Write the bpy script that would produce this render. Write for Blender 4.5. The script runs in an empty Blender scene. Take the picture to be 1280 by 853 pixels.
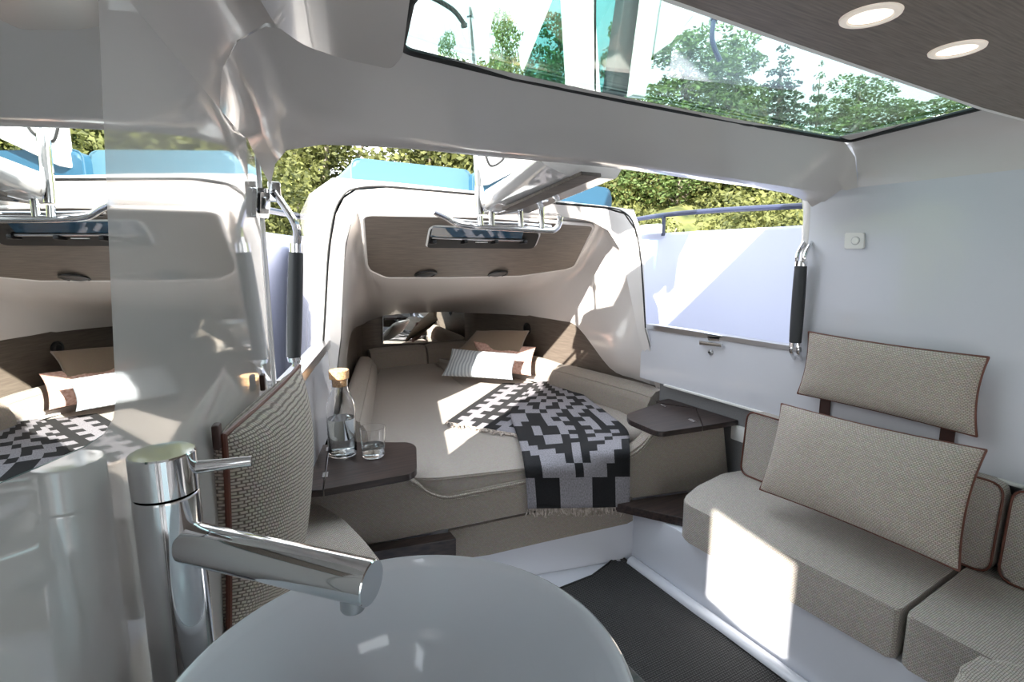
import bpy, bmesh, math, random
from mathutils import Vector, Matrix
random.seed(7)
SC = bpy.context.scene
COL = SC.collection
R = math.radians
# ------------------------------------------------------------------ camera
FPX, HC, YAW, PIT = 650.0, 1.35, R(29.0), R(9.0)
cam_d = bpy.data.cameras.new('camera'); cam = bpy.data.objects.new('camera', cam_d); COL.objects.link(cam)
cam_d.sensor_width = 36.0; cam_d.lens = 36.0 * FPX / 1280.0; cam_d.clip_start = 0.02; cam_d.clip_end = 300
cam.location = (0, 0, HC); cam.rotation_euler = (R(90) - PIT, 0, -YAW)
SC.camera = cam
# ------------------------------------------------------------------ light
SC.view_settings.view_transform = 'Standard'; SC.view_settings.look = 'None'
SC.view_settings.gamma = 1; SC.view_settings.use_curve_mapping = False
SC.view_settings.exposure = 1.15
w = bpy.data.worlds.new('sky'); SC.world = w; w.use_nodes = True
nt = w.node_tree; bg = nt.nodes['Background']
tc = nt.nodes.new('ShaderNodeTexCoord'); sx = nt.nodes.new('ShaderNodeSeparateXYZ'); cr = nt.nodes.new('ShaderNodeValToRGB')
nt.links.new(tc.outputs['Generated'], sx.inputs[0]); nt.links.new(sx.outputs['Z'], cr.inputs[0]); nt.links.new(cr.outputs[0], bg.inputs[0])
cr.color_ramp.elements[0].position = 0.0; cr.color_ramp.elements[0].color = (0.93, 0.95, 0.95, 1)
cr.color_ramp.elements[1].position = 0.9; cr.color_ramp.elements[1].color = (0.74, 0.84, 0.95, 1)
bg.inputs[1].default_value = 1.7
sd = bpy.data.lights.new('sun', 'SUN'); sun = bpy.data.objects.new('sun', sd); COL.objects.link(sun)
SUN = Vector((1.0, 0.78, -0.72)).normalized()
sun.rotation_euler = SUN.to_track_quat('-Z', 'Y').to_euler(); sun.location = (-6, -4, 6)
sd.energy = 9.0; sd.angle = R(0.6); sd.color = (1.0, 0.95, 0.87)

# ------------------------------------------------------------------ pixel helpers (photograph 1280x853 -> point on a plane)
_F = Vector((math.sin(YAW) * math.cos(PIT), math.cos(YAW) * math.cos(PIT), -math.sin(PIT)))
_R = Vector((math.cos(YAW), -math.sin(YAW), 0)); _U = _R.cross(_F); C0 = Vector((0, 0, HC))
def ray(u, v): return _F + _R * ((u - 640) / FPX) + _U * (-(v - 426.5) / FPX)
def PP(u, v, a, b, c, d):
    """point of pixel (u,v) on plane a x + b y + c z = d"""
    r = ray(u, v); n = Vector((a, b, c)); return C0 + r * ((d - n.dot(C0)) / n.dot(r))
def PX(u, v, x): return PP(u, v, 1, 0, 0, x)
def PY(u, v, y): return PP(u, v, 0, 1, 0, y)
def PZ(u, v, z): return PP(u, v, 0, 0, 1, z)
def LWX(y): return -0.195 + 0.2035 * y                 # left wall line
def PL(u, v, off=0): return PP(u, v, 1, -0.2035, 0, -0.195 + off)
def PF(u, v, off=0): return PP(u, v, 0.238, 1, 0, 1.98 - off)   # front of the bed
def PQ(u, v, off=0): return PP(u, v, 0, 0.55, 1, 1.53 + 0.55 * 2.25 - off)  # cabin ceiling panel
def PA(u, v, off=0): return PP(u, v, 0.17, 1, 0, 2.40 - off)  # cabin arch front
LF = Vector((0.1994, 0.9799, 0)); LN = Vector((0.9799, -0.1994, 0))  # along / out of the left wall

# ------------------------------------------------------------------ materials
MATS = {}
def lin(c):
    return tuple(((x / 255) / 12.92 if x / 255 <= 0.04045 else ((x / 255 + 0.055) / 1.055) ** 2.4) for x in c) + (1,)
def mat(name, col=(200, 200, 200), rough=0.5, metal=0.0, coat=0.0, **k):
    m = bpy.data.materials.new(name); m.use_nodes = True; b = m.node_tree.nodes['Principled BSDF']
    b.inputs['Base Color'].default_value = lin(col); b.inputs['Roughness'].default_value = rough
    b.inputs['Metallic'].default_value = metal; b.inputs['Coat Weight'].default_value = coat; b.inputs['Coat Roughness'].default_value = 0.03
    for kk, v in k.items(): b.inputs[kk].default_value = v
    MATS[name] = m; return m
def N(m, t, **k):
    n = m.node_tree.nodes.new(t)
    for a, v in k.items():
        if hasattr(n, a): setattr(n, a, v)
        else: n.inputs[a].default_value = v
    return n
def L(m, a, b): m.node_tree.links.new(a, b)
def PB(m): return m.node_tree.nodes['Principled BSDF']
def noise_mix(m, c1, c2, scale=(1, 1, 1), nscale=5, coord='Object', bump=0.0, detail=4, lo=0.35, hi=0.65):
    t = N(m, 'ShaderNodeTexCoord'); mp = N(m, 'ShaderNodeMapping'); mp.inputs['Scale'].default_value = scale
    n = N(m, 'ShaderNodeTexNoise'); n.inputs['Scale'].default_value = nscale; n.inputs['Detail'].default_value = detail
    r = N(m, 'ShaderNodeValToRGB'); r.color_ramp.elements[0].position = lo; r.color_ramp.elements[1].position = hi
    r.color_ramp.elements[0].color = lin(c1); r.color_ramp.elements[1].color = lin(c2)
    L(m, t.outputs[coord], mp.inputs[0]); L(m, mp.outputs[0], n.inputs['Vector']); L(m, n.outputs['Fac'], r.inputs[0]); L(m, r.outputs[0], PB(m).inputs['Base Color'])
    if bump:
        b = N(m, 'ShaderNodeBump'); b.inputs['Strength'].default_value = bump; b.inputs['Distance'].default_value = 0.002
        L(m, n.outputs['Fac'], b.inputs['Height']); L(m, b.outputs[0], PB(m).inputs['Normal'])
    return m
def weave(name, c1, c2, cm, bw=0.010, bh=0.006, mortar=0.0014, bump=0.5, rough=0.85):
    m = mat(name, c1, rough); PB(m).inputs['Sheen Weight'].default_value = 0.15
    t = N(m, 'ShaderNodeTexCoord'); br = N(m, 'ShaderNodeTexBrick')
    br.offset = 0.5; br.inputs['Scale'].default_value = 1.0; br.inputs['Mortar Size'].default_value = mortar; br.inputs['Mortar Smooth'].default_value = 0.8
    br.inputs['Brick Width'].default_value = bw; br.inputs['Row Height'].default_value = bh; br.inputs['Bias'].default_value = 0
    br.inputs['Color1'].default_value = lin(c1); br.inputs['Color2'].default_value = lin(c2); br.inputs['Mortar'].default_value = lin(cm)
    n = N(m, 'ShaderNodeTexNoise'); n.inputs['Scale'].default_value = 90; mx = N(m, 'ShaderNodeMix', data_type='RGBA', blend_type='MULTIPLY'); mx.inputs[0].default_value = 0.5
    vm = N(m, 'ShaderNodeVectorMath', operation='MULTIPLY_ADD')
    n2 = N(m, 'ShaderNodeTexNoise'); n2.inputs['Scale'].default_value = 40; L(m, t.outputs['UV'], n2.inputs['Vector'])
    L(m, n2.outputs['Color'], vm.inputs[0]); vm.inputs[1].default_value = (0.004, 0.004, 0); L(m, t.outputs['UV'], vm.inputs[2])
    L(m, vm.outputs[0], br.inputs['Vector']); L(m, t.outputs['UV'], n.inputs['Vector'])
    L(m, br.outputs['Color'], mx.inputs[6]); L(m, n.outputs['Color'], mx.inputs[7]); mx.inputs[0].default_value = 0.25
    L(m, mx.outputs[2], PB(m).inputs['Base Color'])
    b = N(m, 'ShaderNodeBump'); b.invert = True; b.inputs['Strength'].default_value = bump; b.inputs['Distance'].default_value = 0.0015
    L(m, br.outputs['Fac'], b.inputs['Height']); L(m, b.outputs[0], PB(m).inputs['Normal'])
    return m
gel = mat('gelcoat_white', (214, 211, 209), 0.05, coat=0.8)
gelr = mat('gelcoat_ceiling', (208, 204, 201), 0.16, coat=0.5)
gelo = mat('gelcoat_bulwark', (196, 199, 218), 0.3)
inlm = noise_mix(mat('inlay_wood', (84, 75, 68), 0.6), (74, 66, 60), (96, 86, 78), scale=(2, 30, 30), nscale=4)
gelw = mat('gelcoat_warm', (238, 232, 228), 0.2, coat=0.4)
gelb = mat('gelcoat_cool', (208, 209, 216), 0.12, coat=0.4)
chrome = mat('chrome', (225, 226, 228), 0.06, metal=1.0)
steel = mat('satin_steel', (190, 190, 192), 0.28, metal=1.0)
black = mat('black_plastic', (18, 18, 20), 0.45)
rubber = mat('black_rubber', (18, 18, 19), 0.6)
grip = mat('charcoal_grip', (52, 54, 57), 0.55)
navy = mat('navy_paint', (48, 54, 78), 0.3)
plast = mat('white_plastic', (232, 231, 228), 0.35)
ceram = mat('white_ceramic', (226, 229, 236), 0.08, coat=0.5)
mirm = mat('mirror_glass', (236, 240, 238), 0.0, metal=1.0)
mirb = mat('mirror_edge', (120, 140, 138), 0.1)
cork = noise_mix(mat('cork', (200, 160, 115), 0.8), (170, 122, 78), (222, 184, 138), nscale=180)
leather = mat('brown_leather', (98, 52, 38), 0.45)
leatherd = mat('dark_leather', (60, 34, 28), 0.5)
glassm = mat('clear_glass', (255, 255, 255), 0.0); PB(glassm).inputs['Transmission Weight'].default_value = 1.0; PB(glassm).inputs['IOR'].default_value = 1.45
water = mat('water', (240, 250, 252), 0.0); PB(water).inputs['Transmission Weight'].default_value = 1.0; PB(water).inputs['IOR'].default_value = 1.33
def panemat(name, col, refl=0.10):
    m = bpy.data.materials.new(name); m.use_nodes = True; nt = m.node_tree; nt.nodes.clear()
    o = nt.nodes.new('ShaderNodeOutputMaterial'); t = nt.nodes.new('ShaderNodeBsdfTransparent'); g = nt.nodes.new('ShaderNodeBsdfGlossy'); mx = nt.nodes.new('ShaderNodeMixShader'); lw_ = nt.nodes.new('ShaderNodeLayerWeight'); f = nt.nodes.new('ShaderNodeMath')
    t.inputs[0].default_value = lin(col); g.inputs['Roughness'].default_value = 0.0; f.operation = 'POWER'; f.inputs[1].default_value = 4.0; nt.links.new(lw_.outputs['Facing'], f.inputs[0]); lw_.inputs[0].default_value = 0.5
    f2 = nt.nodes.new('ShaderNodeMath'); f2.operation = 'MULTIPLY_ADD'; f2.inputs[1].default_value = 0.8; f2.inputs[2].default_value = 0.03; nt.links.new(f.outputs[0], f2.inputs[0]); f = f2
    nt.links.new(f.outputs[0], mx.inputs[0]); nt.links.new(t.outputs[0], mx.inputs[1]); nt.links.new(g.outputs[0], mx.inputs[2]); nt.links.new(mx.outputs[0], o.inputs[0]); return m
pane = panemat('skylight_glass', (222, 240, 236))
pane_t = panemat('teal_glass', (176, 212, 212))
fab = weave('beige_weave', (214, 206, 197), (198, 190, 180), (138, 129, 122), 0.008, 0.005, 0.0011, 0.5)
fabn = weave('beige_coarse_weave', (222, 213, 200), (206, 196, 183), (122, 110, 100), 0.0075, 0.0048, 0.0013, 0.7)
fabp = weave('beige_pillow_weave', (214, 204, 192), (198, 188, 176), (136, 125, 115), 0.008, 0.005, 0.0012, 0.6)
fabd = weave('taupe_weave', (184, 173, 162), (172, 161, 150), (126, 117, 108), 0.006, 0.004, 0.0008, 0.35)
fabm = weave('mattress_weave', (186, 177, 168), (176, 166, 157), (146, 137, 128), 0.005, 0.003, 0.0006, 0.3)
mat_mat = weave('black_floor_weave', (50, 50, 50), (38, 38, 39), (6, 6, 7), 0.009, 0.009, 0.003, 1.0)
pinkf = noise_mix(mat('pink_linen', (222, 178, 162), 0.9), (205, 158, 142), (236, 202, 190), nscale=60, coord='UV', bump=0.6)
brownf = weave('tan_canvas', (168, 148, 128), (158, 140, 120), (130, 112, 96), 0.004, 0.003, 0.0005, 0.3)
def stripes(name, c1, c2, sc, dist=2.0):
    m = mat(name, c1, 0.85); t = N(m, 'ShaderNodeTexCoord'); wv = N(m, 'ShaderNodeTexWave'); wv.inputs['Scale'].default_value = sc; wv.inputs['Distortion'].default_value = dist
    wv.inputs['Detail Scale'].default_value = 0.6
    r = N(m, 'ShaderNodeValToRGB'); r.color_ramp.elements[0].color = lin(c1); r.color_ramp.elements[1].color = lin(c2); r.color_ramp.elements[0].position = 0.3; r.color_ramp.elements[1].position = 0.7
    L(m, t.outputs['UV'], wv.inputs['Vector']); L(m, wv.outputs['Fac'], r.inputs[0]); L(m, r.outputs[0], PB(m).inputs['Base Color'])
    b = N(m, 'ShaderNodeBump'); b.inputs['Strength'].default_value = 0.4; b.inputs['Distance'].default_value = 0.002; L(m, wv.outputs['Fac'], b.inputs['Height']); L(m, b.outputs[0], PB(m).inputs['Normal']); return m
bluef = stripes('blue_grey_stripes', (214, 220, 224), (168, 177, 186), 11, 2.5)
woodd = noise_mix(mat('dark_wood', (52, 42, 40), 0.35, coat=0.1), (32, 26, 25), (64, 50, 46), scale=(2, 30, 30), nscale=3, detail=6, bump=0.15)
liner = noise_mix(mat('grey_brown_liner', (104, 94, 86), 0.5), (92, 82, 74), (112, 102, 92), scale=(2, 2, 40), nscale=4, detail=5, lo=0.3, hi=0.7)
headl = noise_mix(mat('headliner_panel', (128, 116, 106), 0.55), (106, 95, 86), (134, 122, 111), scale=(3, 60, 60), nscale=4, detail=5, lo=0.3, hi=0.7)
greyf = noise_mix(mat('grey_panel', (120, 120, 122), 0.6), (108, 108, 110), (128, 128, 130), nscale=300, bump=0.3)
bluec = mat('sky_blue_vinyl', (76, 112, 128), 0.5)
blueb = mat('deep_blue_vinyl', (36, 78, 102), 0.5)
floorm = mat('floor_gelcoat', (222, 224, 232), 0.22, coat=0.3)
wm = mat('harbour_water', (70, 88, 92), 0.15)
threadm = noise_mix(mat('fringe_thread', (190, 178, 168), 0.9), (140, 128, 118), (206, 194, 184), nscale=60)
# throw: two yarn colours stored per woven block, woven speckle on top
throwm = mat('throw_weave', (200, 200, 200), 0.95)
va = N(throwm, 'ShaderNodeVertexColor'); va.layer_name = 'yarn'
tt = N(throwm, 'ShaderNodeTexCoord'); nn = N(throwm, 'ShaderNodeTexNoise'); nn.inputs['Scale'].default_value = 260; L(throwm, tt.outputs['UV'], nn.inputs['Vector'])
mm = N(throwm, 'ShaderNodeMix', data_type='RGBA', blend_type='OVERLAY'); mm.inputs[0].default_value = 0.7
L(throwm, va.outputs[0], mm.inputs[6]); L(throwm, nn.outputs['Fac'], mm.inputs[7]); L(throwm, mm.outputs[2], PB(throwm).inputs['Base Color'])
bb = N(throwm, 'ShaderNodeBump'); bb.inputs['Strength'].default_value = 0.4; bb.inputs['Distance'].default_value = 0.002; L(throwm, nn.outputs['Fac'], bb.inputs['Height']); L(throwm, bb.outputs[0], PB(throwm).inputs['Normal'])
lampm = mat('lamp_diffuser', (255, 244, 228), 0.4); PB(lampm).inputs['Emission Color'].default_value = (1, 0.9, 0.76, 1); PB(lampm).inputs['Emission Strength'].default_value = 0.7
lampr = mat('lamp_frosted_ring', (250, 240, 226), 0.4); PB(lampr).inputs['Emission Color'].default_value = (1, 0.86, 0.72, 1); PB(lampr).inputs['Emission Strength'].default_value = 0.12
def leafmat(name, c1, c2, sc=1.2):
    m = mat(name, c1, 0.7); noise_mix(m, c1, c2, nscale=sc, detail=6, lo=0.3, hi=0.7)
    b = PB(m); nt = m.node_tree; tr = nt.nodes.new('ShaderNodeBsdfTranslucent'); mx = nt.nodes.new('ShaderNodeMixShader'); mx.inputs[0].default_value = 0.35
    src = b.inputs['Base Color'].links[0].from_socket; nt.links.new(src, tr.inputs[0])
    o = nt.nodes['Material Output']; nt.links.new(b.outputs[0], mx.inputs[1]); nt.links.new(tr.outputs[0], mx.inputs[2]); nt.links.new(mx.outputs[0], o.inputs[0]); return m
leaf_a = leafmat('birch_leaves', (72, 94, 50), (126, 146, 88))
leaf_b = leafmat('spruce_needles', (42, 66, 44), (82, 108, 68))
leaf_c = leafmat('bank_leaves', (44, 56, 26), (136, 138, 78), 2.6)
bark = noise_mix(mat('bark', (110, 98, 84), 0.9), (80, 70, 60), (150, 140, 126), nscale=8)
grassm = noise_mix(mat('bank_grass', (100, 108, 54), 0.95), (50, 62, 30), (128, 130, 74), nscale=1.6)

# ------------------------------------------------------------------ object helpers
def props(o, label=None, cat=None, group=None, kind=None):
    if label: o['label'] = label
    if cat: o['category'] = cat
    if group: o['group'] = group
    if kind: o['kind'] = kind
    return o
def thing(name, loc, label, cat, group=None):
    o = bpy.data.objects.new(name, None); COL.objects.link(o); o.location = loc; o.empty_display_size = 0.05
    return props(o, label, cat, group)
def wloc(p):
    v = Vector((0, 0, 0))
    while p is not None: v += p.location; p = p.parent
    return v
def obj(name, bm, m, parent=None, label=None, cat=None, group=None, kind=None, smooth=True, uv='box', angle=35):
    """link a bmesh (world coordinates) as one mesh object; origin = parent's base, or its own base"""
    bmesh.ops.recalc_face_normals(bm, faces=bm.faces)
    if parent is not None: org = wloc(parent)
    else:
        xs = [v.co.x for v in bm.verts]; ys = [v.co.y for v in bm.verts]; zs = [v.co.z for v in bm.verts]
        org = Vector(((min(xs) + max(xs)) / 2, (min(ys) + max(ys)) / 2, min(zs)))
    if uv == 'box':
        ul = bm.loops.layers.uv.verify()
        for f in bm.faces:
            n = f.normal; a = (abs(n.x), abs(n.y), abs(n.z)); i = a.index(max(a))
            for l in f.loops:
                c = l.vert.co
                l[ul].uv = ((c.y, c.z) if i == 0 else (c.x, c.z) if i == 1 else (c.x, c.y))
    for v in bm.verts: v.co -= org
    me = bpy.data.meshes.new(name); bm.to_mesh(me); bm.free()
    mats = m if isinstance(m, (list, tuple)) else [m]
    for q in mats: me.materials.append(q)
    if smooth:
        for p in me.polygons: p.use_smooth = True
        try: me.set_sharp_from_angle(angle=R(angle))
        except Exception: pass
    o = bpy.data.objects.new(name, me); COL.objects.link(o)
    if smooth and angle < 70:
        md = o.modifiers.new('weighted', 'WEIGHTED_NORMAL'); md.keep_sharp = True; md.weight = 80
    if parent is not None: o.parent = parent
    else: o.location = org
    return props(o, label, cat, group, kind)
def slab(bm, poly, vec, bevel=0.0, seg=2, mi=0):
    """prism: polygon of 3d points extruded along vec, all edges bevelled"""
    vec = Vector(vec); n = len(poly)
    a = [bm.verts.new(p) for p in poly]; b = [bm.verts.new(Vector(p) + vec) for p in poly]
    fs = [bm.faces.new(a), bm.faces.new(b[::-1])] + [bm.faces.new((a[(i + 1) % n], a[i], b[i], b[(i + 1) % n])) for i in range(n)]
    for f in fs: f.material_index = mi
    if bevel:
        es = [e for f in fs[:2] for e in f.edges]
        for i in range(n):
            e = bm.edges.get((a[i], b[i]))
            d1 = (Vector(poly[i]) - Vector(poly[i - 1])).normalized(); d2 = (Vector(poly[(i + 1) % n]) - Vector(poly[i])).normalized()
            if d1.dot(d2) < 0.9: es.append(e)
        bmesh.ops.bevel(bm, geom=list(set(es)), offset=bevel, segments=seg, profile=0.5, affect='EDGES', clamp_overlap=True)
    return bm
def B(): return bmesh.new()
def box(bm, c, s, bevel=0.0, seg=2, rot=None):
    c = Vector(c); s = Vector(s) / 2; M = rot if rot else Matrix.Identity(3)
    p = [M @ Vector((x * s.x, y * s.y, -s.z)) + c for x, y in ((-1, -1), (1, -1), (1, 1), (-1, 1))]
    return slab(bm, p, M @ Vector((0, 0, 2 * s.z)), bevel, seg)
def smoothpts(pts, n=6, closed=False):
    P = [Vector(p) for p in pts]; out = []; m = len(P)
    rng = range(m if closed else m - 1)
    for i in rng:
        if closed: a, b, c, d = P[(i - 1) % m], P[i], P[(i + 1) % m], P[(i + 2) % m]
        else: a, b, c, d = P[max(i - 1, 0)], P[i], P[i + 1], P[min(i + 2, m - 1)]
        for k in range(n):
            t = k / n; out.append(0.5 * ((2 * b) + (c - a) * t + (2 * a - 5 * b + 4 * c - d) * t * t + (3 * b - a - 3 * c + d) * t ** 3))
    if not closed: out.append(P[-1])
    return out
def tube(bm, pts, r, seg=10, closed=False, cap=True, sy=1.0):
    P = [Vector(p) for p in pts]; n = len(P); rings = []; up = None
    rr = r if isinstance(r, (list, tuple)) else [r] * n
    for i in range(n):
        if closed: t = (P[(i + 1) % n] - P[i - 1]).normalized()
        else: t = (P[min(i + 1, n - 1)] - P[max(i - 1, 0)]).normalized()
        if up is None: up = Vector((0, 0, 1)) if abs(t.z) < 0.9 else Vector((1, 0, 0))
        s = t.cross(up).normalized(); up = s.cross(t).normalized()
        rings.append([bm.verts.new(P[i] + (s * math.cos(2 * math.pi * k / seg) + up * math.sin(2 * math.pi * k / seg) * sy) * rr[i]) for k in range(seg)])
    for i in range(n if closed else n - 1):
        a, b = rings[i], rings[(i + 1) % n]
        for k in range(seg): bm.faces.new((a[k], a[(k + 1) % seg], b[(k + 1) % seg], b[k]))
    if cap and not closed: bm.faces.new(rings[0][::-1]); bm.faces.new(rings[-1])
    return bm
def lathe(bm, prof, c, axis=(0, 0, 1), seg=32, sx=1, sy=1):
    c = Vector(c); q = Vector((0, 0, 1)).rotation_difference(Vector(axis).normalized()); rings = []
    for r, z in prof:
        if r < 1e-6: rings.append([bm.verts.new(c + q @ Vector((0, 0, z)))])
        else: rings.append([bm.verts.new(c + q @ Vector((r * sx * math.cos(2 * math.pi * k / seg), r * sy * math.sin(2 * math.pi * k / seg), z))) for k in range(seg)])
    for a, b in zip(rings, rings[1:]):
        for k in range(seg):
            k2 = (k + 1) % seg
            if len(a) == 1 and len(b) == 1: break
            if len(a) == 1: bm.faces.new((a[0], b[k2], b[k]))
            elif len(b) == 1: bm.faces.new((a[k], a[k2], b[0]))
            else: bm.faces.new((a[k], a[k2], b[k2], b[k]))
    return bm
def grid(bm, rows, uvs=None, closed=False):
    V = [[bm.verts.new(p) for p in r] for r in rows]; ul = bm.loops.layers.uv.verify() if uvs else None
    for i in range(len(V) - 1):
        for j in range(len(V[0]) - 1):
            f = bm.faces.new((V[i][j], V[i][j + 1], V[i + 1][j + 1], V[i + 1][j]))
            if uvs:
                for l, (a, b) in zip(f.loops, ((i, j), (i, j + 1), (i + 1, j + 1), (i + 1, j))): l[ul].uv = uvs[a][b]
    return V
def pillow(name, c, T, m, parent, pipe=None, pr=0.005, pinch=0.06, N_=22, nrm=None, wr=0.0, seed=1, pinchk=1.0):
    """c: 4 corners (bottom-left, bottom-right, top-right, top-left) seen from the front; T full thickness"""
    c = [Vector(p) for p in c]; n = (c[1] - c[0]).cross(c[3] - c[0]).normalized()
    if nrm is not None and n.dot(Vector(nrm)) < 0: n = -n
    wd = (c[1] - c[0]).length; ht = (c[3] - c[0]).length; cen = (c[0] + c[1] + c[2] + c[3]) / 4
    rnd = random.Random(seed); ph = [rnd.uniform(0, 6) for _ in range(6)]
    def base(u, v):
        # pinched edges: middle of each side drawn in
        pu = u; pv = v
        sv = 1 - pinch * pinchk * (1 - (2 * u - 1) ** 2); su = 1 - pinch * (1 - (2 * v - 1) ** 2)
        pu = 0.5 + (u - 0.5) * su; pv = 0.5 + (v - 0.5) * sv
        return c[0] * (1 - pu) * (1 - pv) + c[1] * pu * (1 - pv) + c[2] * pu * pv + c[3] * (1 - pu) * pv
    def prof(u, v):
        a = max(0, 1 - abs(2 * u - 1) ** 2.6); b = max(0, 1 - abs(2 * v - 1) ** 2.6)
        return (a * b) ** 0.5
    bm = B(); ul = bm.loops.layers.uv.verify(); sides = []
    P = [0.5 - 0.5 * math.cos(math.pi * i / N_) for i in range(N_ + 1)]
    for sgn in (1, -1):
        rows = []; uvs = []
        for v in P:
            r = []; q = []
            for u in P:
                h = prof(u, v) * T / 2 + wr * prof(u, v) * math.sin(9 * u + ph[0] + 4 * v) * math.cos(7 * v + ph[1])
                r.append(base(u, v) + n * sgn * h); q.append((u * wd + sgn, v * ht))
            rows.append(r); uvs.append(q)
        grid(bm, rows, uvs)
    bmesh.ops.remove_doubles(bm, verts=bm.verts, dist=1e-5)
    o = obj(name, bm, m, parent, uv=None, angle=80)
    if pipe:
        ring = [base(u, 0) for u in P[:-1]] + [base(1, v) for v in P[:-1]] + [base(u, 1) for u in P[:0:-1]] + [base(0, v) for v in P[:0:-1]]
        b2 = B(); tube(b2, ring, pr, 8, closed=True); obj('piping', b2, pipe, o)
    return o
def rounded(poly, r, n=4):
    """round the corners of a 3d polygon"""
    P = [Vector(p) for p in poly]; out = []; m = len(P); rr = r if isinstance(r, (list, tuple)) else [r] * m
    for i in range(m):
        a, b, c = P[i - 1], P[i], P[(i + 1) % m]; q = min(rr[i], (a - b).length * 0.48, (c - b).length * 0.48)
        if q < 1e-4: out.append(b); continue
        s = b + (a - b).normalized() * q; e = b + (c - b).normalized() * q
        for k in range(n + 1):
            t = k / n; out.append(s * (1 - t) ** 2 + b * 2 * t * (1 - t) + e * t * t)
    return out
V3 = Vector
def z2(p, z): return V3((p[0], p[1], z))

# ================================================================== SETTING
# cabin floor and side walls
bm = B(); slab(bm, [V3((-0.6, -1.6, -0.04)), V3((2.05, -1.6, -0.04)), V3((2.05, 4.4, -0.04)), V3((-0.6, 4.4, -0.04))], (0, 0, 0.04)); obj('floor', bm, floorm, kind='structure')
# right wall: sheet with the side opening cut out (rounded), lower edge on the ledge
def YZ(y, z, x=2.0): return V3((x, y, z))
arc1 = rounded([YZ(-1.6, 0.69), YZ(-1.6, 1.765), YZ(1.245, 1.765), YZ(1.245, 0.992), YZ(2.14, 0.992), YZ(2.14, 0.69)], [0, 0, 0.0, 0.06, 0, 0], 6)
bm = B(); slab(bm, arc1, (0.05, 0, 0), 0.008, 2); obj('wall_right', bm, gelb, kind='structure')
bm = B(); slab(bm, [YZ(-1.6, 0.0, 2.02), YZ(2.0, 0.0, 2.02), YZ(2.0, 0.7, 2.02), YZ(-1.6, 0.7, 2.02)], (0.04, 0, 0)); obj('wall_right', bm, greyf, kind='structure')
bm = B(); box(bm, (2.006, 0.17, 0.692), (0.028, 3.56, 0.012), 0.004); obj('trim_1', bm, plast, kind='structure')
bm = B(); slab(bm, [PX(808, 405, 1.992), PX(1000, 434, 1.992), PX(1000, 441, 1.992), PX(808, 412, 1.992)], (0.05, 0, 0), 0.003); obj('trim_2', bm, steel, kind='structure')
# rounded pillar edge of the right wall
bm = B(); tube(bm, smoothpts([YZ(1.25, 1.0, 2.025), YZ(1.25, 1.3, 2.025), YZ(1.25, 1.5, 2.025), YZ(1.262, 1.585, 2.025)], 4), 0.028, 12); obj('trim_3', bm, gel, kind='structure')
# left wall sheet (plane that tapers towards the bow), rounded top corner at the opening
def LWp(y, z, off=0): return V3((LWX(y), y, z)) + LN * off
lw = [LWp(0.33, 0.3), LWp(0.33, 1.79), LWp(1.43, 1.79), LWp(1.43, 0.3)]
bm = B(); slab(bm, lw, -LN * 0.04, 0.006, 2); obj('wall_left', bm, gel, kind='structure')
# low left wall between the opening and the cabin front, with its sill rail
a, b = V3((0.10, 1.44, 0)), V3((0.385, 2.36, 0)); d = (b - a).normalized(); nl = V3((d.y, -d.x, 0))
bm = B(); slab(bm, [a + V3((0, 0, .6)), b + V3((0, 0, .6)), b + V3((0, 0, 0.985)), a + V3((0, 0, 0.985))], -nl * 0.05, 0.006); obj('wall_left', bm, gelb, kind='structure')
a_ = a - d * .35; bm = B(); slab(bm, [a_ - nl * .06, b - nl * .06, b - nl * .06 + V3((0, 0, 0.62)), a_ - nl * .06 + V3((0, 0, 0.62))], -nl * 0.03); obj('wall_left', bm, liner, kind='structure')
bm = B(); tube(bm, [LWp(1.435, z, -.014) for z in (0.9, 1.2, 1.5, 1.62)], 0.02, 14); obj('trim_15', bm, gel, kind='structure')
bm = B(); slab(bm, [a + nl * 0.012 + V3((0, 0, 0.955)), b + nl * 0.012 + V3((0, 0, 0.965)), b + nl * 0.012 + V3((0, 0, 1.0)), a + nl * 0.012 + V3((0, 0, 0.992))], -nl * 0.06, 0.004); obj('trim_4', bm, steel, kind='structure')
# aft left wall with a small side window (behind the camera): the sun reaches the sofa through it
for y0, y1, z0, z1 in ((-1.6, -0.57, 0.3, 1.79), (-0.15, 0.33, 0.3, 1.79), (-0.57, -0.15, 0.3, 1.34)):
    bm = B(); slab(bm, [LWp(y0, z0), LWp(y1, z0), LWp(y1, z1), LWp(y0, z1)], -LN * 0.04); obj('wall_left', bm, gel, kind='structure', smooth=False)
# unseen slab added outside the left wall to trim the sun on the bed
bm = B(); slab(bm, [V3((-0.16, 0.75, 0.5)), V3((-0.13, 1.28, 0.5)), V3((-0.13, 1.28, 1.75)), V3((-0.16, 0.75, 1.75))], (-0.03, 0, 0), 0.005); obj('sun_baffle', bm, gel, kind='structure')

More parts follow.
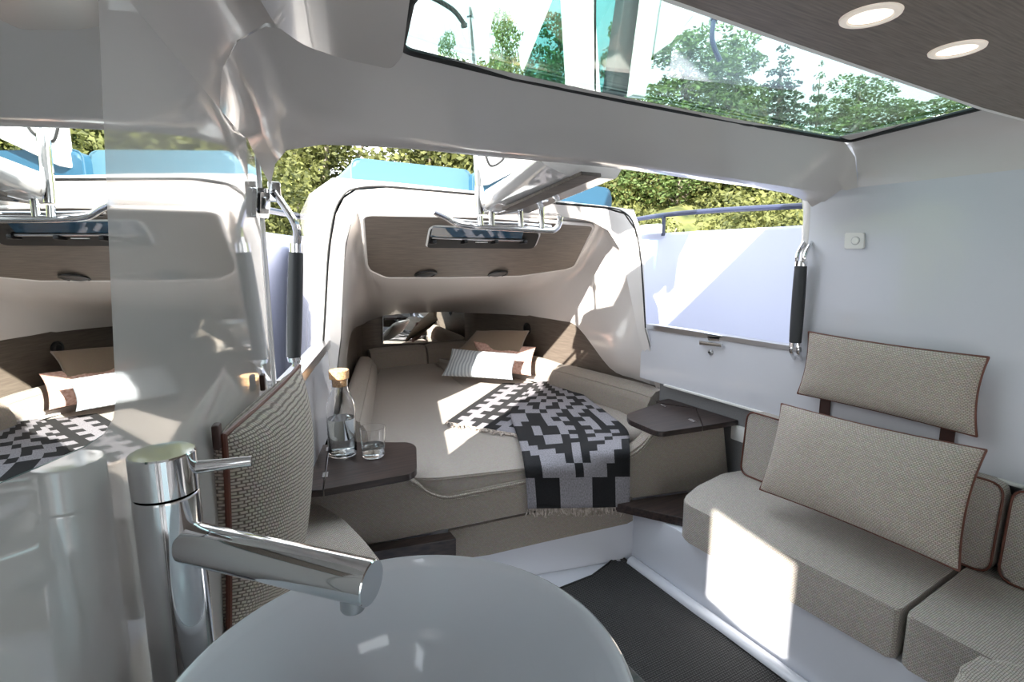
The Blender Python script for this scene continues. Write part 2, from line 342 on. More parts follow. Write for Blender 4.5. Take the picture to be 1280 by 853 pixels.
# ---- front roof beam
def POm(u, v): return PP(u, v, 0.09, 1, 0, 1.44)
def PIm(u, v): return PP(u, v, 0.09, 1, 0, 1.34)
us = [338, 344, 358, 402, 460, 520, 600, 680, 755, 820, 880, 940, 985, 1008, 1016]
vo = [232, 205, 188, 181, 183, 187, 195, 202, 209, 217, 226, 234, 242, 252, 270]
ui = [300, 322, 350, 395, 455, 520, 600, 680, 755, 820, 880, 940, 985, 1012, 1045]
vi = [140, 150, 158, 161, 166, 172, 181, 190, 198, 208, 217, 227, 234, 240, 246]
outer = [POm(u, v) for u, v in zip(us, vo)]
inner = [PIm(u, v) for u, v in zip(ui, vi)]
outer[-1] = V3((2.02, 1.26, outer[-1].z)); inner[-1] = V3((2.0, 1.13, 1.60)); inner[-2] = V3((1.96, 1.16, inner[-2].z))
inner[0] = V3((LWX(1.30) + 0.001, 1.30, 1.605)); inner[1] = V3((LWX(1.3) + 0.03, 1.30, 1.62))
top = []
tx = [0.018, 0.026, 0.053, 0.098, 0.34, 0.50, 0.72, 0.96, 1.20, 1.42, 1.62, 1.80, 1.90, 1.965, 2.0]
tz = [1.60, 1.66, 1.71, 1.742, 1.75, 1.75, 1.75, 1.75, 1.75, 1.75, 1.75, 1.75, 1.74, 1.70, 1.60]
for x, z in zip(tx, tz): top.append(V3((x, 1.045 + 0.03 * min(1, max(0, (x - 0.33) / 0.6)), z)))
roofo = [V3((p.x, p.y + 0.02, 1.765)) for p in outer]
mid = [(i * 0.5 + t * 0.5) + V3((0, 0.012, -0.006)) for i, t in zip(inner, top)]
bm = B(); grid(bm, [[p + V3((0, 0.03, 0.0)) for p in top], [V3((p.x, p.y, p.z)) for p in top], mid, inner, [(i * .5 + o * .5) + V3((0, 0, -0.003)) for i, o in zip(inner, outer)], outer, roofo, [V3((p.x, 1.11, p.z + 0.003)) for p in top]])
bm2 = bm; o = obj('ceiling', bm2, gelr, kind='structure', angle=50)
# right cove and left cove
def cove(name, prof, ys, m=gelr):
    bm = B(); rows = [[f(y) for f in prof] for y in ys]; grid(bm, rows); return obj(name, bm, m, kind='structure', angle=60)
cove('ceiling', [lambda y, a=a, z=z: V3((a, y, z)) for a, z in ((1.855, 1.757), (1.862, 1.752), (1.90, 1.748), (1.94, 1.73), (1.97, 1.70), (1.99, 1.65), (2.0, 1.60))], [1.075, 0.9, 0.6, 0.0, -1.6])
cove('ceiling', [lambda y, a=a, z=z: LWp(y, z, a) for a, z in ((0.0, 1.60), (0.008, 1.66), (0.035, 1.71), (0.08, 1.742), (0.14, 1.752), (0.22, 1.752), (0.285, 1.752))], [1.047, 0.9, 0.62])
cove('ceiling', [lambda y, a=a, z=z: LWp(y, z, a) for a, z in ((0.0, 1.60), (0.008, 1.66), (0.035, 1.71), (0.08, 1.742), (0.14, 1.752), (0.75, 1.752))], [0.62, 0.3])
cove('ceiling', [lambda y, a=a, z=z: LWp(y, z, a) for a, z in ((0.0, 1.70), (0.02, 1.71), (0.035, 1.725), (0.08, 1.742), (0.14, 1.752), (0.75, 1.752))], [0.3, 0.0, -1.6])
# soffit pod left of the skylight
pts = [PZ(u, v, 1.70) for u, v in ((300, -60), (325, 0), (345, 32), (380, 57), (430, 74), (490, 88), (503, 70), (512, 0), (520, -60))]
bm = B(); slab(bm, rounded(pts, 0.02, 3), (0, 0, 0.06), 0.014, 4); obj('trim_5', bm, gelr, kind='structure')
# roof skin above
bm = B(); slab(bm, [V3((-0.35, -1.6, 1.80)), V3((2.05, -1.6, 1.80)), V3((2.05, 0.60, 1.80)), V3((0.30, 0.60, 1.80)), V3((-0.2, 0.6, 1.80))], (0, 0, 0.05)); obj('ceiling', bm, gel, kind='structure')
bm = B(); slab(bm, [V3((1.98, 0.6, 1.752)), V3((2.05, 0.6, 1.752)), V3((2.05, 1.26, 1.752)), V3((1.98, 1.26, 1.752))], (0, 0, 0.012)); obj('ceiling', bm, gel, kind='structure')
bm = B(); slab(bm, [V3((-0.2, 0.6, 1.80)), V3((0.24, 0.6, 1.80)), V3((0.29, 1.04, 1.80)), V3((0.29, 1.40, 1.80)), V3((0.0, 1.44, 1.80))], (0, 0, 0.05)); obj('ceiling', bm, gel, kind='structure')
# brown headliner panel with white edge trim
fr = [PZ(u, v, 1.72) for u, v in ((700, -60), (840, 0), (1010, 60), (1120, 98), (1228, 135), (1290, 152))]
hp = fr + [V3((1.88, 0.0, 1.72)), V3((1.88, -1.6, 1.72)), V3((0.2, -1.6, 1.72)), V3((0.2, fr[0].y, 1.72))]
bm = B(); slab(bm, hp, (0, 0, 0.06)); obj('ceiling', bm, headl, kind='structure', smooth=False)
bm = B(); tube(bm, [V3((p.x, p.y + 0.004, 1.724)) for p in fr], 0.0065, 8); obj('trim_6', bm, plast, kind='structure')

# skylight window
sk = [PZ(u, v, 1.752) for u, v in ((512, 0), (500, 60), (640, 95), (780, 124), (920, 151), (1060, 175), (1225, 133))]
t = props(bpy.data.objects.new('window_1', None), kind='structure'); COL.objects.link(t); t.location = (1.1, 0.85, 1.75)
pl = [V3((0.30, 0.58, 1.758)), V3((1.82, 0.58, 1.758))] + [p + V3((0, 0, 0.006)) for p in sk[:0:-1]]
bm = B(); slab(bm, pl, (0, 0, 0.005)); obj('pane', bm, pane, t, smooth=False)
sk2 = [V3((0.29, 0.62, 1.752)), sk[0]] + sk[1:-1] + [sk[-1], V3((sk[-1].x - 0.02, 0.58, 1.752))]
skr = rounded(sk2, [0, 0, 0.03, 0, 0, 0, 0.03, 0, 0], 5)
bm = B(); tube(bm, [p + V3((0, -0.004, -0.004)) for p in skr], 0.0075, 8); obj('gasket', bm, rubber, t)
bm = B(); slab(bm, [V3((0.29, 0.55, 1.765)), V3((0.29, 0.60, 1.765)), V3((1.86, 0.60, 1.765)), V3((1.86, 0.55, 1.765))], (0, 0, 0.05)); obj('trim_7', bm, gel, kind='structure')

# ---- front cabin arch: flat surround, seam, flange and inner shell
O_ = [(384, 540), (390, 421), (391, 325), (404, 314), (410, 270), (416, 222), (440, 224), (480, 227), (540, 233), (620, 242), (700, 251), (760, 258), (792, 262), (800, 285), (805, 330), (808, 410), (829, 485)]
S_ = [(394, 540), (404, 421), (409, 330), (412, 300), (418, 266), (428, 246), (443, 236), (480, 233), (540, 238), (620, 245), (700, 254), (757, 259), (781, 266), (794, 285), (802, 330), (807, 410), (827, 485)]
F_ = [(402, 540), (412, 421), (417, 330), (420, 300), (426, 272), (436, 253), (450, 244), (484, 240), (540, 243), (620, 250), (700, 259), (750, 265), (774, 276), (787, 297), (796, 335), (804, 412), (824, 485)]
I_ = [(412, 540), (426, 421), (430, 330), (432, 305), (438, 282), (446, 268), (458, 260), (486, 256), (545, 256), (620, 262), (690, 269), (738, 276), (760, 288), (774, 310), (783, 345), (797, 415), (820, 485)]
o3 = [PA(*p) for p in O_]; s3 = [PA(*p) for p in S_]; f3 = [PA(*p, off=-0.012) for p in F_]; i3 = [PA(*p, off=-0.05) for p in I_]
out3 = [V3((p.x, p.y + 0.10, p.z)) for p in o3]
s4 = [p + V3((0, 0.008, 0)) for p in s3]; s5 = [PA(u + (2 if u < 600 else -1), v + 2) for u, v in S_]
bm = B(); grid(bm, [out3, o3, s3]); obj('wall_front', bm, gel, kind='structure', angle=30)
bm = B(); grid(bm, [s5, f3, i3]); obj('wall_front', bm, gelw, kind='structure', angle=60)
bm = B(); tube(bm, smoothpts([p + V3((0, 0.002, 0)) for p in s3[:-1]], 3), 0.0045, 6); obj('trim_8', bm, rubber, kind='structure')
def RL(u, v, off=0): return PP(u, v, 1, 0.09, 0, 2.12 + 0.09 * 2.05 - off)     # right liner plane
def LL(u, v, off=0): return PP(u, v, 1, -0.308, 0, 0.33 - 0.308 * 2.3 + off)  # left liner plane
rA = [PA(u, v, off=-0.05) for u, v in ((417, 500), (427, 421), (430, 335), (440, 278), (460, 259), (545, 256), (640, 264), (730, 275), (768, 295), (784, 345), (798, 415), (823, 483))]
rB = [LL(424, 490, .03), PY(432, 420, 2.65), PY(440, 335, 2.55), PY(450, 280, 2.42), PQ(458, 266), PQ(550, 267), PQ(645, 272), PQ(738, 280), PX(758, 300, 1.86), PX(772, 350, 1.92), PX(786, 430, 1.97), RL(812, 480, .01)]
rC = [LL(430, 470, .02), LL(436, 420, .02), PY(450, 350, 2.9), PQ(462, 335), PQ(480, 346), PQ(560, 347), PQ(650, 345), PQ(719, 333), PX(735, 345, 1.97), PX(748, 385, 1.99), PX(768, 445, 2.0), RL(800, 476, .01)]
rD = [LL(433, 461, .01), LL(439, 416, .01), PY(455, 405, 4.12), PY(476, 396, 4.14), PY(500, 393, 4.14), PY(535, 391, 4.14), PY(574, 391, 4.12), RL(645, 394, .01), RL(700, 401, .01), RL(723, 410, .01), RL(762, 460, .01), RL(790, 473, .01)]
bm = B(); rows = [smoothpts(r, 4) for r in (rA, rB, rC, rD)]
cols = list(zip(*rows)); fine = [smoothpts(c, 5) for c in cols]
for ci, f_ in enumerate(fine):
    w_ = max(0.0, min(1.0, min(ci - 13, 31 - ci) / 3.0 + 1))
    for k in range(1, 5): f_[5 + k] = f_[5 + k].lerp(f_[5].lerp(f_[10], k / 5), w_)
rows = list(zip(*fine))
# keep the panel area flat: linear interpolation between B and C
grid(bm, [list(r) for r in rows]); obj('ceiling', bm, gelw, kind='structure', angle=180)
# liner around the bed (left side, back, right side, rounded corners)
path = [V3((0.40, 2.42, 0)), V3((0.60, 3.17, 0)), V3((0.86, 4.0, 0)), V3((0.93, 4.12, 0)), V3((1.05, 4.15, 0)), V3((1.40, 4.15, 0)), V3((1.74, 4.15, 0)), V3((1.86, 4.12, 0)), V3((1.93, 4.03, 0)), V3((1.955, 3.85, 0)), V3((2.045, 2.9, 0)), V3((2.12, 2.05, 0))]
zt = [0.9, 1.0, 1.05, 1.05, 1.05, 1.05, 1.05, 1.05, 1.05, 1.05, 1.0, 0.72]
bm = B(); grid(bm, [[V3((p.x, p.y, 0.3)) for p in path], [V3((p.x, p.y, z)) for p, z in zip(path, zt)]]); obj('wall_front', bm, liner, kind='structure', angle=60)

# outer body of the cabin trunk (coach roof) and side decks, bulwarks
top1 = [o3[4], o3[5]] + o3[6:13] + [o3[13]]
def back(p, y, sx, cz): return V3((1.15 + (p.x - 1.15) * sx, y, p.z + cz))
bm = B(); rr = []
for y, s, c in ((2.2, 1.0, 0.0), (2.8, 1.04, -0.02), (3.4, 1.02, -0.10), (4.0, 1.0, -0.22), (4.4, 0.95, -0.3)):
    sec = [V3((1.15 + (o3[1].x - 1.15) * s, y, 0.5))] + [back(p, y, s, c) for p in o3[4:14]] + [V3((1.15 + (2.14 - 1.15) * s, y, 0.5))]
    rr.append(sec)
rr = [[V3((out3[1].x, out3[1].y, .5))] + out3[4:14] + [V3((2.14, 2.2, .5))]] + rr[1:]; grid(bm, rr); bm.faces.new([bm.verts.new(p) for p in rr[-1]]); obj('trim_9', bm, gel, kind='structure', angle=50)
# white deck and bulwarks
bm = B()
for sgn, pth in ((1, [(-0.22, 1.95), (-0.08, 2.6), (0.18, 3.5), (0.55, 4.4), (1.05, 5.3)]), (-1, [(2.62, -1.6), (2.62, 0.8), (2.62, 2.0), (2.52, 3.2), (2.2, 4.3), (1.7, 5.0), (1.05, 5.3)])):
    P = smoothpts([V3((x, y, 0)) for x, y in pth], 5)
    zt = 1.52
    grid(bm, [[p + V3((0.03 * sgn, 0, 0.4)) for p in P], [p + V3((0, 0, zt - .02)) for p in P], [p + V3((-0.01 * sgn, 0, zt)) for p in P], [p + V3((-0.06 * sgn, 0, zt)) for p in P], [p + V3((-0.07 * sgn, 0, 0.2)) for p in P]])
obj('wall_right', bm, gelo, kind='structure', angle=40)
bm = B(); slab(bm, [V3((2.06, -1.6, 0.5)), V3((2.6, -1.6, 0.5)), V3((2.6, 2.5, 0.5)), V3((1.1, 5.25, 0.5)), V3((2.14, 2.2, 0.5))], (0, 0, 0.03)); obj('floor', bm, gel, kind='structure')
bm = B(); slab(bm, [V3((0.3, 2.2, 0.5)), V3((-0.2, 1.95, 0.5)), V3((-0.45, -1.6, 0.3)), V3((-0.52, -1.6, 0.3)), V3((0.1, 4.0, 0.5)), V3((0.8, 4.4, 0.5))][::-1], (0, 0, 0.03)); obj('floor', bm, gel, kind='structure')
# hardtop added over the roof (out of view, keeps sun off skylight and bulwark)
bm = B(); slab(bm, [V3((-0.6, -1.6, 2.27)), V3((1.9, -1.6, 2.27)), V3((1.9, 1.0, 2.27)), V3((-0.6, 1.0, 2.27))], (0, 0, 0.06), 0.02)
for x, y in ((-0.2, -1.3), (1.8, -1.3), (1.8, 0.2)): box(bm, (x, y, 2.06), (0.08, 0.08, 0.44))
obj('ceiling', bm, gel, kind='structure')
bm = B(); slab(bm, [V3((0.5, -1.64, 0)), V3((2.05, -1.64, 0)), V3((2.05, -1.64, 1.8)), V3((0.5, -1.64, 1.8))], (0, 0.04, 0)); slab(bm, [V3((-0.6, -1.64, 0)), V3((-0.15, -1.64, 0)), V3((-0.15, -1.64, 1.8)), V3((-0.6, -1.64, 1.8))], (0, 0.04, 0)); obj('wall_back', bm, gel, kind='structure', smooth=False)
# ================================================================== WALL FITTINGS
# mirror on the left wall
t = thing('wall_mirror', PL(70, 500, .004), 'large frameless mirror on the glossy left wall reflecting the bed', 'mirror')
mp_ = [PL(u, v, 0.006) for u, v in ((-60, -60), (118, -60), (121, 0), (132, 250), (142, 470), (143, 505), (140, 525), (128, 545), (105, 560), (60, 580), (0, 605), (-60, 633))]
bm = B(); slab(bm, mp_, -LN * 0.005, 0.0); obj('mirror_back', bm, mirb, t, smooth=False)
bm = B(); slab(bm, [p + LN * 0.0012 + (sum(mp_, V3()) / 12 - p).normalized() * 0.0015 for p in mp_], -LN * 0.001); obj('mirror_face', bm, mirm, t, smooth=False)
# door latch on the left wall
t = thing('door_latch', PL(322, 252, 0), 'small chrome flush latch on the glossy left wall beside opening', 'latch')
c4 = rounded([PL(314, 272, 0.0), PL(331, 273, 0.0), PL(331, 236, 0.0), PL(315, 234, 0.0)], 0.012, 4)
bm = B(); slab(bm, c4, LN * 0.010, 0.003); obj('plate', bm, chrome, t)
cc = sum(c4, V3()) / len(c4)
bm = B(); slab(bm, [cc + (p - cc) * 0.72 + LN * 0.0102 for p in c4], LN * 0.003, 0.001); obj('recess', bm, black, t)
bm = B(); slab(bm, [cc + (p - cc) * 0.4 + LN * 0.012 for p in c4], LN * 0.008, 0.002); obj('latch_lever', bm, chrome, t)

def handle(base, pts, wid, dirn, label, grp=None, gripr=(0.017, 0.024)):
    """chrome brackets and a padded grip; pts: wall top, bend top, grip top, grip bottom, bend bottom, wall bottom"""
    t = thing('grab_handle', base, label, 'handle')
    P = [V3(p) for p in pts]
    def strap(a, b, c, nm):
        bm = B()
        for s in (-1, 1):
            off = dirn * (s * wid * 0.75)
            tube(bm, smoothpts([a + off, b + off, c + off * 0.9], 5), 0.0075, 8)
        tube(bm, [c + (b - c) * 0.35, c], 0.023, 16, sy=0.75)
        box(bm, a, (0.03, 0.012, 0.05), 0.004)
        obj(nm, bm, chrome, t)
    strap(P[0], P[1], P[2], 'bracket'); strap(P[5], P[4], P[3], 'bracket')
    bm = B(); tube(bm, [P[2] + (P[3] - P[2]) * k / 6 for k in range(7)], [0.023, 0.0245, 0.025, 0.025, 0.025, 0.0245, 0.023], 20, sy=0.8); obj('grip', bm, grip, t)
    return t
handle(PY(1012, 400, 1.26), [PY(1022, 286, 1.26), PY(1003, 315, 1.23), PY(1001, 333, 1.23), PY(994, 428, 1.23), PY(994, 442, 1.23), PY(1004, 460, 1.26)], 0.02, V3((0, 1, 0)), 'chrome grab handle with charcoal padded grip on right pillar')
handle(PY(348, 400, 1.47), [PY(343, 240, 1.48), PY(370, 283, 1.52), PY(370, 316, 1.52), PY(367, 446, 1.52), PY(370, 460, 1.52), PY(352, 486, 1.48)], 0.02, V3((0.3, 0.95, 0)).normalized(), 'chrome grab handle with charcoal grip at the left opening')

# switch on the right wall
t = thing('wall_switch', PX(1070, 311, 1.998), 'white square wall switch with round button on right wall', 'switch')
bm = B(); slab(bm, rounded([PX(u, v, 1.999) for u, v in ((1057, 311), (1081, 311), (1082, 291), (1058, 291))], 0.006), (-0.010, 0, 0), 0.003); obj('switch_plate', bm, plast, t)
c = PX(1069.5, 301, 1.989); bm = B(); lathe(bm, [(0, 0.004), (0.011, 0.004), (0.013, 0.002), (0.013, 0), (0.0148, 0.0), (0.0148, -0.002)], c, (-1, 0, 0), 24); obj('button', bm, plast, t)
bm = B(); tube(bm, [c + V3((-.001, math.cos(a) * .0142, math.sin(a) * .0142)) for a in [k * math.pi / 12 for k in range(24)]], 0.0011, 6, closed=True); obj('button_ring', bm, steel, t)
# socket on the grey panel
t = thing('wall_socket', PX(925, 552, 2.018), 'white square socket plate on grey panel beside right sofa', 'socket')
bm = B(); slab(bm, rounded([PX(u, v, 2.019) for u, v in ((915, 548), (935, 555), (936, 536), (916, 530))], 0.005), (-0.010, 0, 0), 0.003); obj('socket_plate', bm, plast, t)
bm = B(); slab(bm, [PX(u, v, 2.009) for u, v in ((919, 546), (931, 550.5), (932, 539), (920, 534.5))], (-0.002, 0, 0), 0.0007); obj('socket_cover', bm, plast, t)
# catch bracket and knob by the right sill
t = thing('door_catch', PX(890, 432, 1.995), 'small chrome catch bracket on right window sill', 'catch')
bm = B(); slab(bm, [PX(u, v, 1.990) for u, v in ((876, 426), (904, 430), (904, 434), (876, 431))], (-0.012, 0, 0), 0.002); slab(bm, [PX(u, v, 1.992) for u, v in ((884, 420), (900, 421), (899, 427), (885, 426))], (0.03, 0, 0), 0.003); obj('bracket', bm, chrome, t)
bm = B(); tube(bm, [PX(880, 417, 1.985), PX(903, 421, 1.985)], 0.004, 8); obj('pivot_pin', bm, chrome, t)
c = PX(888.5, 440.5, 1.998); t = thing('door_stud', c, 'round chrome stud on the right wall under window catch', 'stud')
bm = B(); lathe(bm, [(0.013, 0), (0.013, 0.004), (0.010, 0.008), (0.007, 0.009), (0, 0.009)], c, (-1, 0, 0), 20); obj('stud_base', bm, steel, t)
bm = B(); lathe(bm, [(0.0045, 0.009), (0.0055, 0.014), (0.0, 0.017)], c, (-1, 0, 0), 12); obj('stud_pin', bm, black, t)

# downlights in the headliner
for i, (u, v) in enumerate(((1088, 20), (1196, 62))):
    c = PZ(u, v, 1.719)
    t = thing('downlight', c, ('larger lit round downlight, farther to the left in brown ceiling panel', 'smaller lit round downlight nearest the skylight corner in brown panel')[i], 'downlight', 'downlights in the ceiling panel')
    bm = B(); lathe(bm, [(0.0, -0.001), (0.026, -0.001), (0.030, -0.002)], c, (0, 0, -1), 36); bmesh.ops.translate(bm, verts=bm.verts, vec=(0, 0, -0.002)); obj('lens', bm, lampm, t)
    bm = B(); lathe(bm, [(0.029, 0.001), (0.031, 0.003), (0.037, 0.0035), (0.041, 0.002), (0.042, -0.001)], c, (0, 0, -1), 36); obj('frosted_ring', bm, lampr, t)

# ================================================================== VANITY: basin and faucet
BC = V3((0.100, 0.357, 1.02)); BR = 0.183
t = thing('wash_basin', (BC.x, BC.y, 0.862), 'round white ceramic vessel basin under the chrome faucet', 'basin')
prof = [(0.0, 0.86), (0.085, 0.862), (0.13, 0.885), (0.165, 0.935), (0.180, 0.99), (BR, 1.014), (BR - 0.001, 1.019), (BR - 0.004, 1.021), (BR - 0.008, 1.019), (BR - 0.011, 1.010), (0.158, 0.95), (0.125, 0.905), (0.08, 0.885), (0.025, 0.880), (0.0, 0.879)]
bm = B(); lathe(bm, prof, (BC.x, BC.y, 0), seg=96); obj('bowl', bm, ceram, t, angle=60)
bm = B(); lathe(bm, [(0.0, 0.886), (0.018, 0.886), (0.022, 0.8835), (0.022, 0.8805)], (BC.x, BC.y, 0), seg=24); obj('drain', bm, chrome, t)
bm = B(); slab(bm, [V3((LWX(-0.1) + .004, -0.1, 0.83)), V3((0.40, -0.1, 0.83)), V3((0.40, 0.50, 0.83)), V3((0.30, 0.62, 0.83)), V3((LWX(0.62) + .004, 0.62, 0.83))], (0, 0, 0.03), 0.004)
t = props(obj('vanity_counter', bm, woodd), 'dark counter carrying the round white basin and faucet', 'counter')
vc = thing('vanity_cabinet', (0.12, 0.2, 0), 'white vanity cabinet underneath the basin counter', 'cabinet')
bm = B(); slab(bm, [V3((LWX(-0.1) + .01, -0.08, 0.0)), V3((0.38, -0.08, 0.0)), V3((0.38, 0.48, 0.0)), V3((0.29, 0.60, 0.0)), V3((LWX(0.6) + .01, 0.60, 0.0))], (0, 0, 0.829), 0.003); obj('carcass', bm, gel, vc)
fc = V3((-0.056, 0.515, 0))
t = thing('basin_faucet', (fc.x, fc.y, 0.862), 'tall chrome single lever faucet beside the white basin', 'faucet')
bm = B(); lathe(bm, [(0, 0.861), (0.031, 0.861), (0.031, 0.866), (0.0252, 0.870), (0.0252, 1.148), (0.0243, 1.150), (0, 1.150)], fc, seg=48); obj('faucet_body', bm, chrome, t, angle=30)
bm = B(); lathe(bm, [(0, 1.1515), (0.0240, 1.1515), (0.0252, 1.1525), (0.0252, 1.186), (0.0242, 1.1875), (0, 1.1878)], fc, seg=48); obj('faucet_cap', bm, chrome, t, angle=30)
a = PP(232, 588, 0, 1, 0, 0.505); b = V3(a); 
sp0 = V3((fc.x, fc.y, 1.108)); e = C0 + ray(465, 726) * 0.405; e.z = 1.100
dr = (e - sp0).normalized()
bm = B(); tube(bm, [sp0 + dr * 0.02, sp0 + dr * 0.06, e - dr * 0.001, e], [0.0175, 0.0175, 0.0175, 0.0168], 40); sp = obj('spout', bm, chrome, t, angle=30)
ac = e - dr * 0.018; bm = B(); lathe(bm, [(0.0, 0.0), (0.009, 0.0), (0.010, 0.002), (0.010, 0.012)], (ac.x, ac.y, ac.z - 0.026), seg=24); obj('aerator', bm, steel, sp)
lv0 = V3((fc.x, fc.y, 1.170)); ld = PP(315, 597, 0, 0, 1, 1.168); 
ld = C0 + ray(316, 596) * 0.47; ld.z = 1.170; dl = (ld - lv0).normalized()
bm = B(); tube(bm, [lv0 + dl * 0.022, lv0 + dl * 0.05, ld], [0.0058, 0.0050, 0.0048], 16); obj('lever', bm, chrome, t, angle=30)

# ================================================================== FLOOR MAT, STEPS, SOFA BASE
fl = [PZ(u, v, 0.001) for u, v in ((707, 735), (740, 722), (760, 707), (773, 695))]
mp2 = [V3((0.72, 1.60, 0.001))] + fl + [V3((1.487, 1.2, 0.001)), V3((1.476, 0.2, 0.001)), V3((0.72, 0.2, 0.001))]
bm = B(); slab(bm, mp2, (0, 0, 0.008), 0.002); mo = props(obj('floor_mat', bm, mat_mat), 'black ribbed woven floor mat in front of the bed', 'mat')
t = mo
bm = B(); P = [V3((p.x, p.y, 0.008)) for p in mp2]; tube(bm, P, 0.005, 6, closed=True); obj('mat_binding', bm, rubber, mo)
c = PZ(773, 701, 0.010); bm = B(); lathe(bm, [(0.010, 0), (0.010, 0.002), (0.006, 0.004), (0, 0.004)], c, seg=16); obj('snap_button', bm, chrome, mo)

# white plinth under the bed and sofa base
def Fxy(x, off=0): return 1.98 - 0.238 * x - off
bm = B(); slab(bm, [V3((0.12, Fxy(0.12) + .03, 0.0)), V3((2.0, Fxy(2.0) + .03, 0.0)), V3((2.0, Fxy(2.0) + 0.2, 0.0)), V3((0.12, Fxy(0.12) + 0.2, 0.0))], (0, 0, 0.30), 0.004); obj('trim_10', bm, floorm, kind='structure')
bm = B(); slab(bm, [V3((1.535, -1.5, 0.0)), V3((1.535, 1.65, 0.0)), V3((2.015, 1.52, 0.0)), V3((2.015, -1.5, 0.0))], (0, 0, 0.265), 0.006); obj('trim_11', bm, floorm, kind='structure')
bm = B(); tube(bm, [V3((1.51, -1.5, 0.006)), V3((1.51, 1.62, 0.006))], 0.028, 12); obj('trim_12', bm, floorm, kind='structure')

# dark wooden step on the right, between bed and sofa
sp_ = [PZ(u, v, 0.305) for u, v in ((789, 611), (858, 649), (870, 640))] + [V3((1.70, 1.38, 0.305)), V3((2.014, 1.38, 0.305)), PZ(889, 588, 0.305) + V3((0.03, 0, 0))]
sp_[-1] = V3((2.014, Fxy(2.014) - 0.004, 0.305)); sp_[0] = V3((1.405, Fxy(1.405) - 0.006, 0.305))
bm = B(); slab(bm, [V3((p.x, p.y, 0.268)) for p in sp_], (0, 0, 0.037), 0.003); props(obj('wooden_step', bm, woodd), 'dark wooden step board between the bed and right sofa', 'step')
# left dark wooden step
q = [PF(u, v, 0.01) for u, v in ((440, 684), (563, 665), (563, 694), (440, 730))]
bm = B(); slab(bm, q, (0, -0.06, 0), 0.003); props(obj('wooden_step', bm, woodd), 'dark wooden step below the left bed panel, partly behind basin', 'step')

# ================================================================== BED
t = thing('bed', (1.1, 1.75, 0.19), 'upholstered beige bed front with curved scooped top edge', 'bed')
po = [(380, 613), (450, 608), (505, 601), (514, 600), (522, 603), (533, 612), (548, 618), (565, 619), (600, 612), (658, 600), (720, 586), (770, 573), (790, 566), (803, 556), (812, 545), (818, 538), (828, 537), (905, 531), (912, 607), (790, 624), (782, 616), (658, 641), (561, 661), (464, 681), (380, 692)]
bm = B(); slab(bm, [PF(u, v) for u, v in po], (0, 0.05, 0), 0.006, 3); obj('front_panel', bm, fabd, t)
bm = B(); slab(bm, [PF(u, v, -.012) for u, v in ((562, 664), (658, 644), (784, 616), (790, 608), (792, 652), (784, 655), (680, 678), (612, 694), (562, 703))], (0, 0.04, 0), 0.006, 3); obj('lower_band', bm, fabd, t)
bm = B(); tube(bm, smoothpts([PF(u, v + 6, .001) for u, v in po[3:16]], 3), 0.0022, 6); tube(bm, smoothpts([PF(u, v + 2.2, .001) for u, v in po[3:16]], 3), 0.004, 8); obj('piping', bm, fabp, t)
# mattress, two sections
lefp = [V3((0.50, 1.96, 0)), V3((0.60, 1.875, 0)), V3((0.68, 1.832, 0)), V3((1.30, 1.682, 0)), V3((1.58, 1.63, 0)), V3((1.34, 3.05, 0)), V3((1.49, 4.0, 0)), V3((1.04, 4.0, 0)), V3((0.63, 2.9, 0)), V3((0.46, 2.25, 0))]
rigp = [V3((1.59, 1.62, 0)), V3((1.66, 1.64, 0)), V3((1.76, 1.75, 0)), V3((1.87, 1.95, 0)), V3((1.915, 2.2, 0)), V3((1.84, 2.9, 0)), V3((1.79, 4.0, 0)), V3((1.50, 4.0, 0)), V3((1.35, 3.05, 0))]
def cushion(poly, z0, z1, bev, m, parent=None, seg=4, **k):
    bm = B(); slab(bm, [V3((p.x, p.y, z0)) for p in poly], (0, 0, z1 - z0), bev, seg); return obj(k.pop('name', 'cushion'), bm, m, parent, angle=50, **k)
def cush_thing(name, poly, z0, z1, bev, m, pm, label, cat, grp=None, prr=0.0028):
    c = sum(poly, V3()) / len(poly); t = thing(name, (c.x, c.y, z0), label, cat, grp)
    cushion(poly, z0, z1, bev, m, t, name='padding')
    cc = [V3((p.x, p.y, z1 - bev * 0.45)) + (V3((c.x, c.y, 0)) - V3((p.x, p.y, 0))).normalized() * bev * 0.35 for p in poly]
    bm = B(); tube(bm, cc, prr, 6, closed=True); obj('piping', bm, pm, t); return t
lr = rounded(lefp, [0.05, 0.05, 0.03, 0, 0.0, 0, 0, 0.03, 0, 0], 3); rr_ = rounded(rigp, [0, 0.04, 0.05, 0.05, 0, 0, 0.03, 0, 0], 3)
mt = thing('bed_mattress', (1.0, 2.6, 0.395), 'left beige mattress section of the bed, partly in sunlight', 'mattress', 'mattress sections of the bed'); cushion(lr, 0.395, 0.50, 0.016, fabm, mt, name='padding')
bm = B(); tube(bm, [V3((p.x, p.y, .492)) for p in lr], .003, 6, closed=True); obj('seam_welt', bm, fabd, mt)
mt = thing('bed_mattress', (1.65, 2.6, 0.395), 'right beige mattress section of the bed under the throw', 'mattress', 'mattress sections of the bed'); cushion(rr_, 0.395, 0.50, 0.016, fabm, mt, name='padding')
bm = B(); tube(bm, [V3((p.x, p.y, .492)) for p in rr_], .003, 6, closed=True); obj('seam_welt', bm, fabd, mt)
bm = B(); slab(bm, [V3((0.30, Fxy(0.3) + .055, 0.30)), V3((1.98, Fxy(1.98) + .055, 0.30)), V3((2.05, 2.6, 0.30)), V3((1.90, 4.05, 0.30)), V3((0.95, 4.05, 0.30)), V3((0.40, 2.45, 0.3)), V3((0.25, 2.15, 0.3))], (0, 0, 0.094)); obj('trim_13', bm, liner, kind='structure')
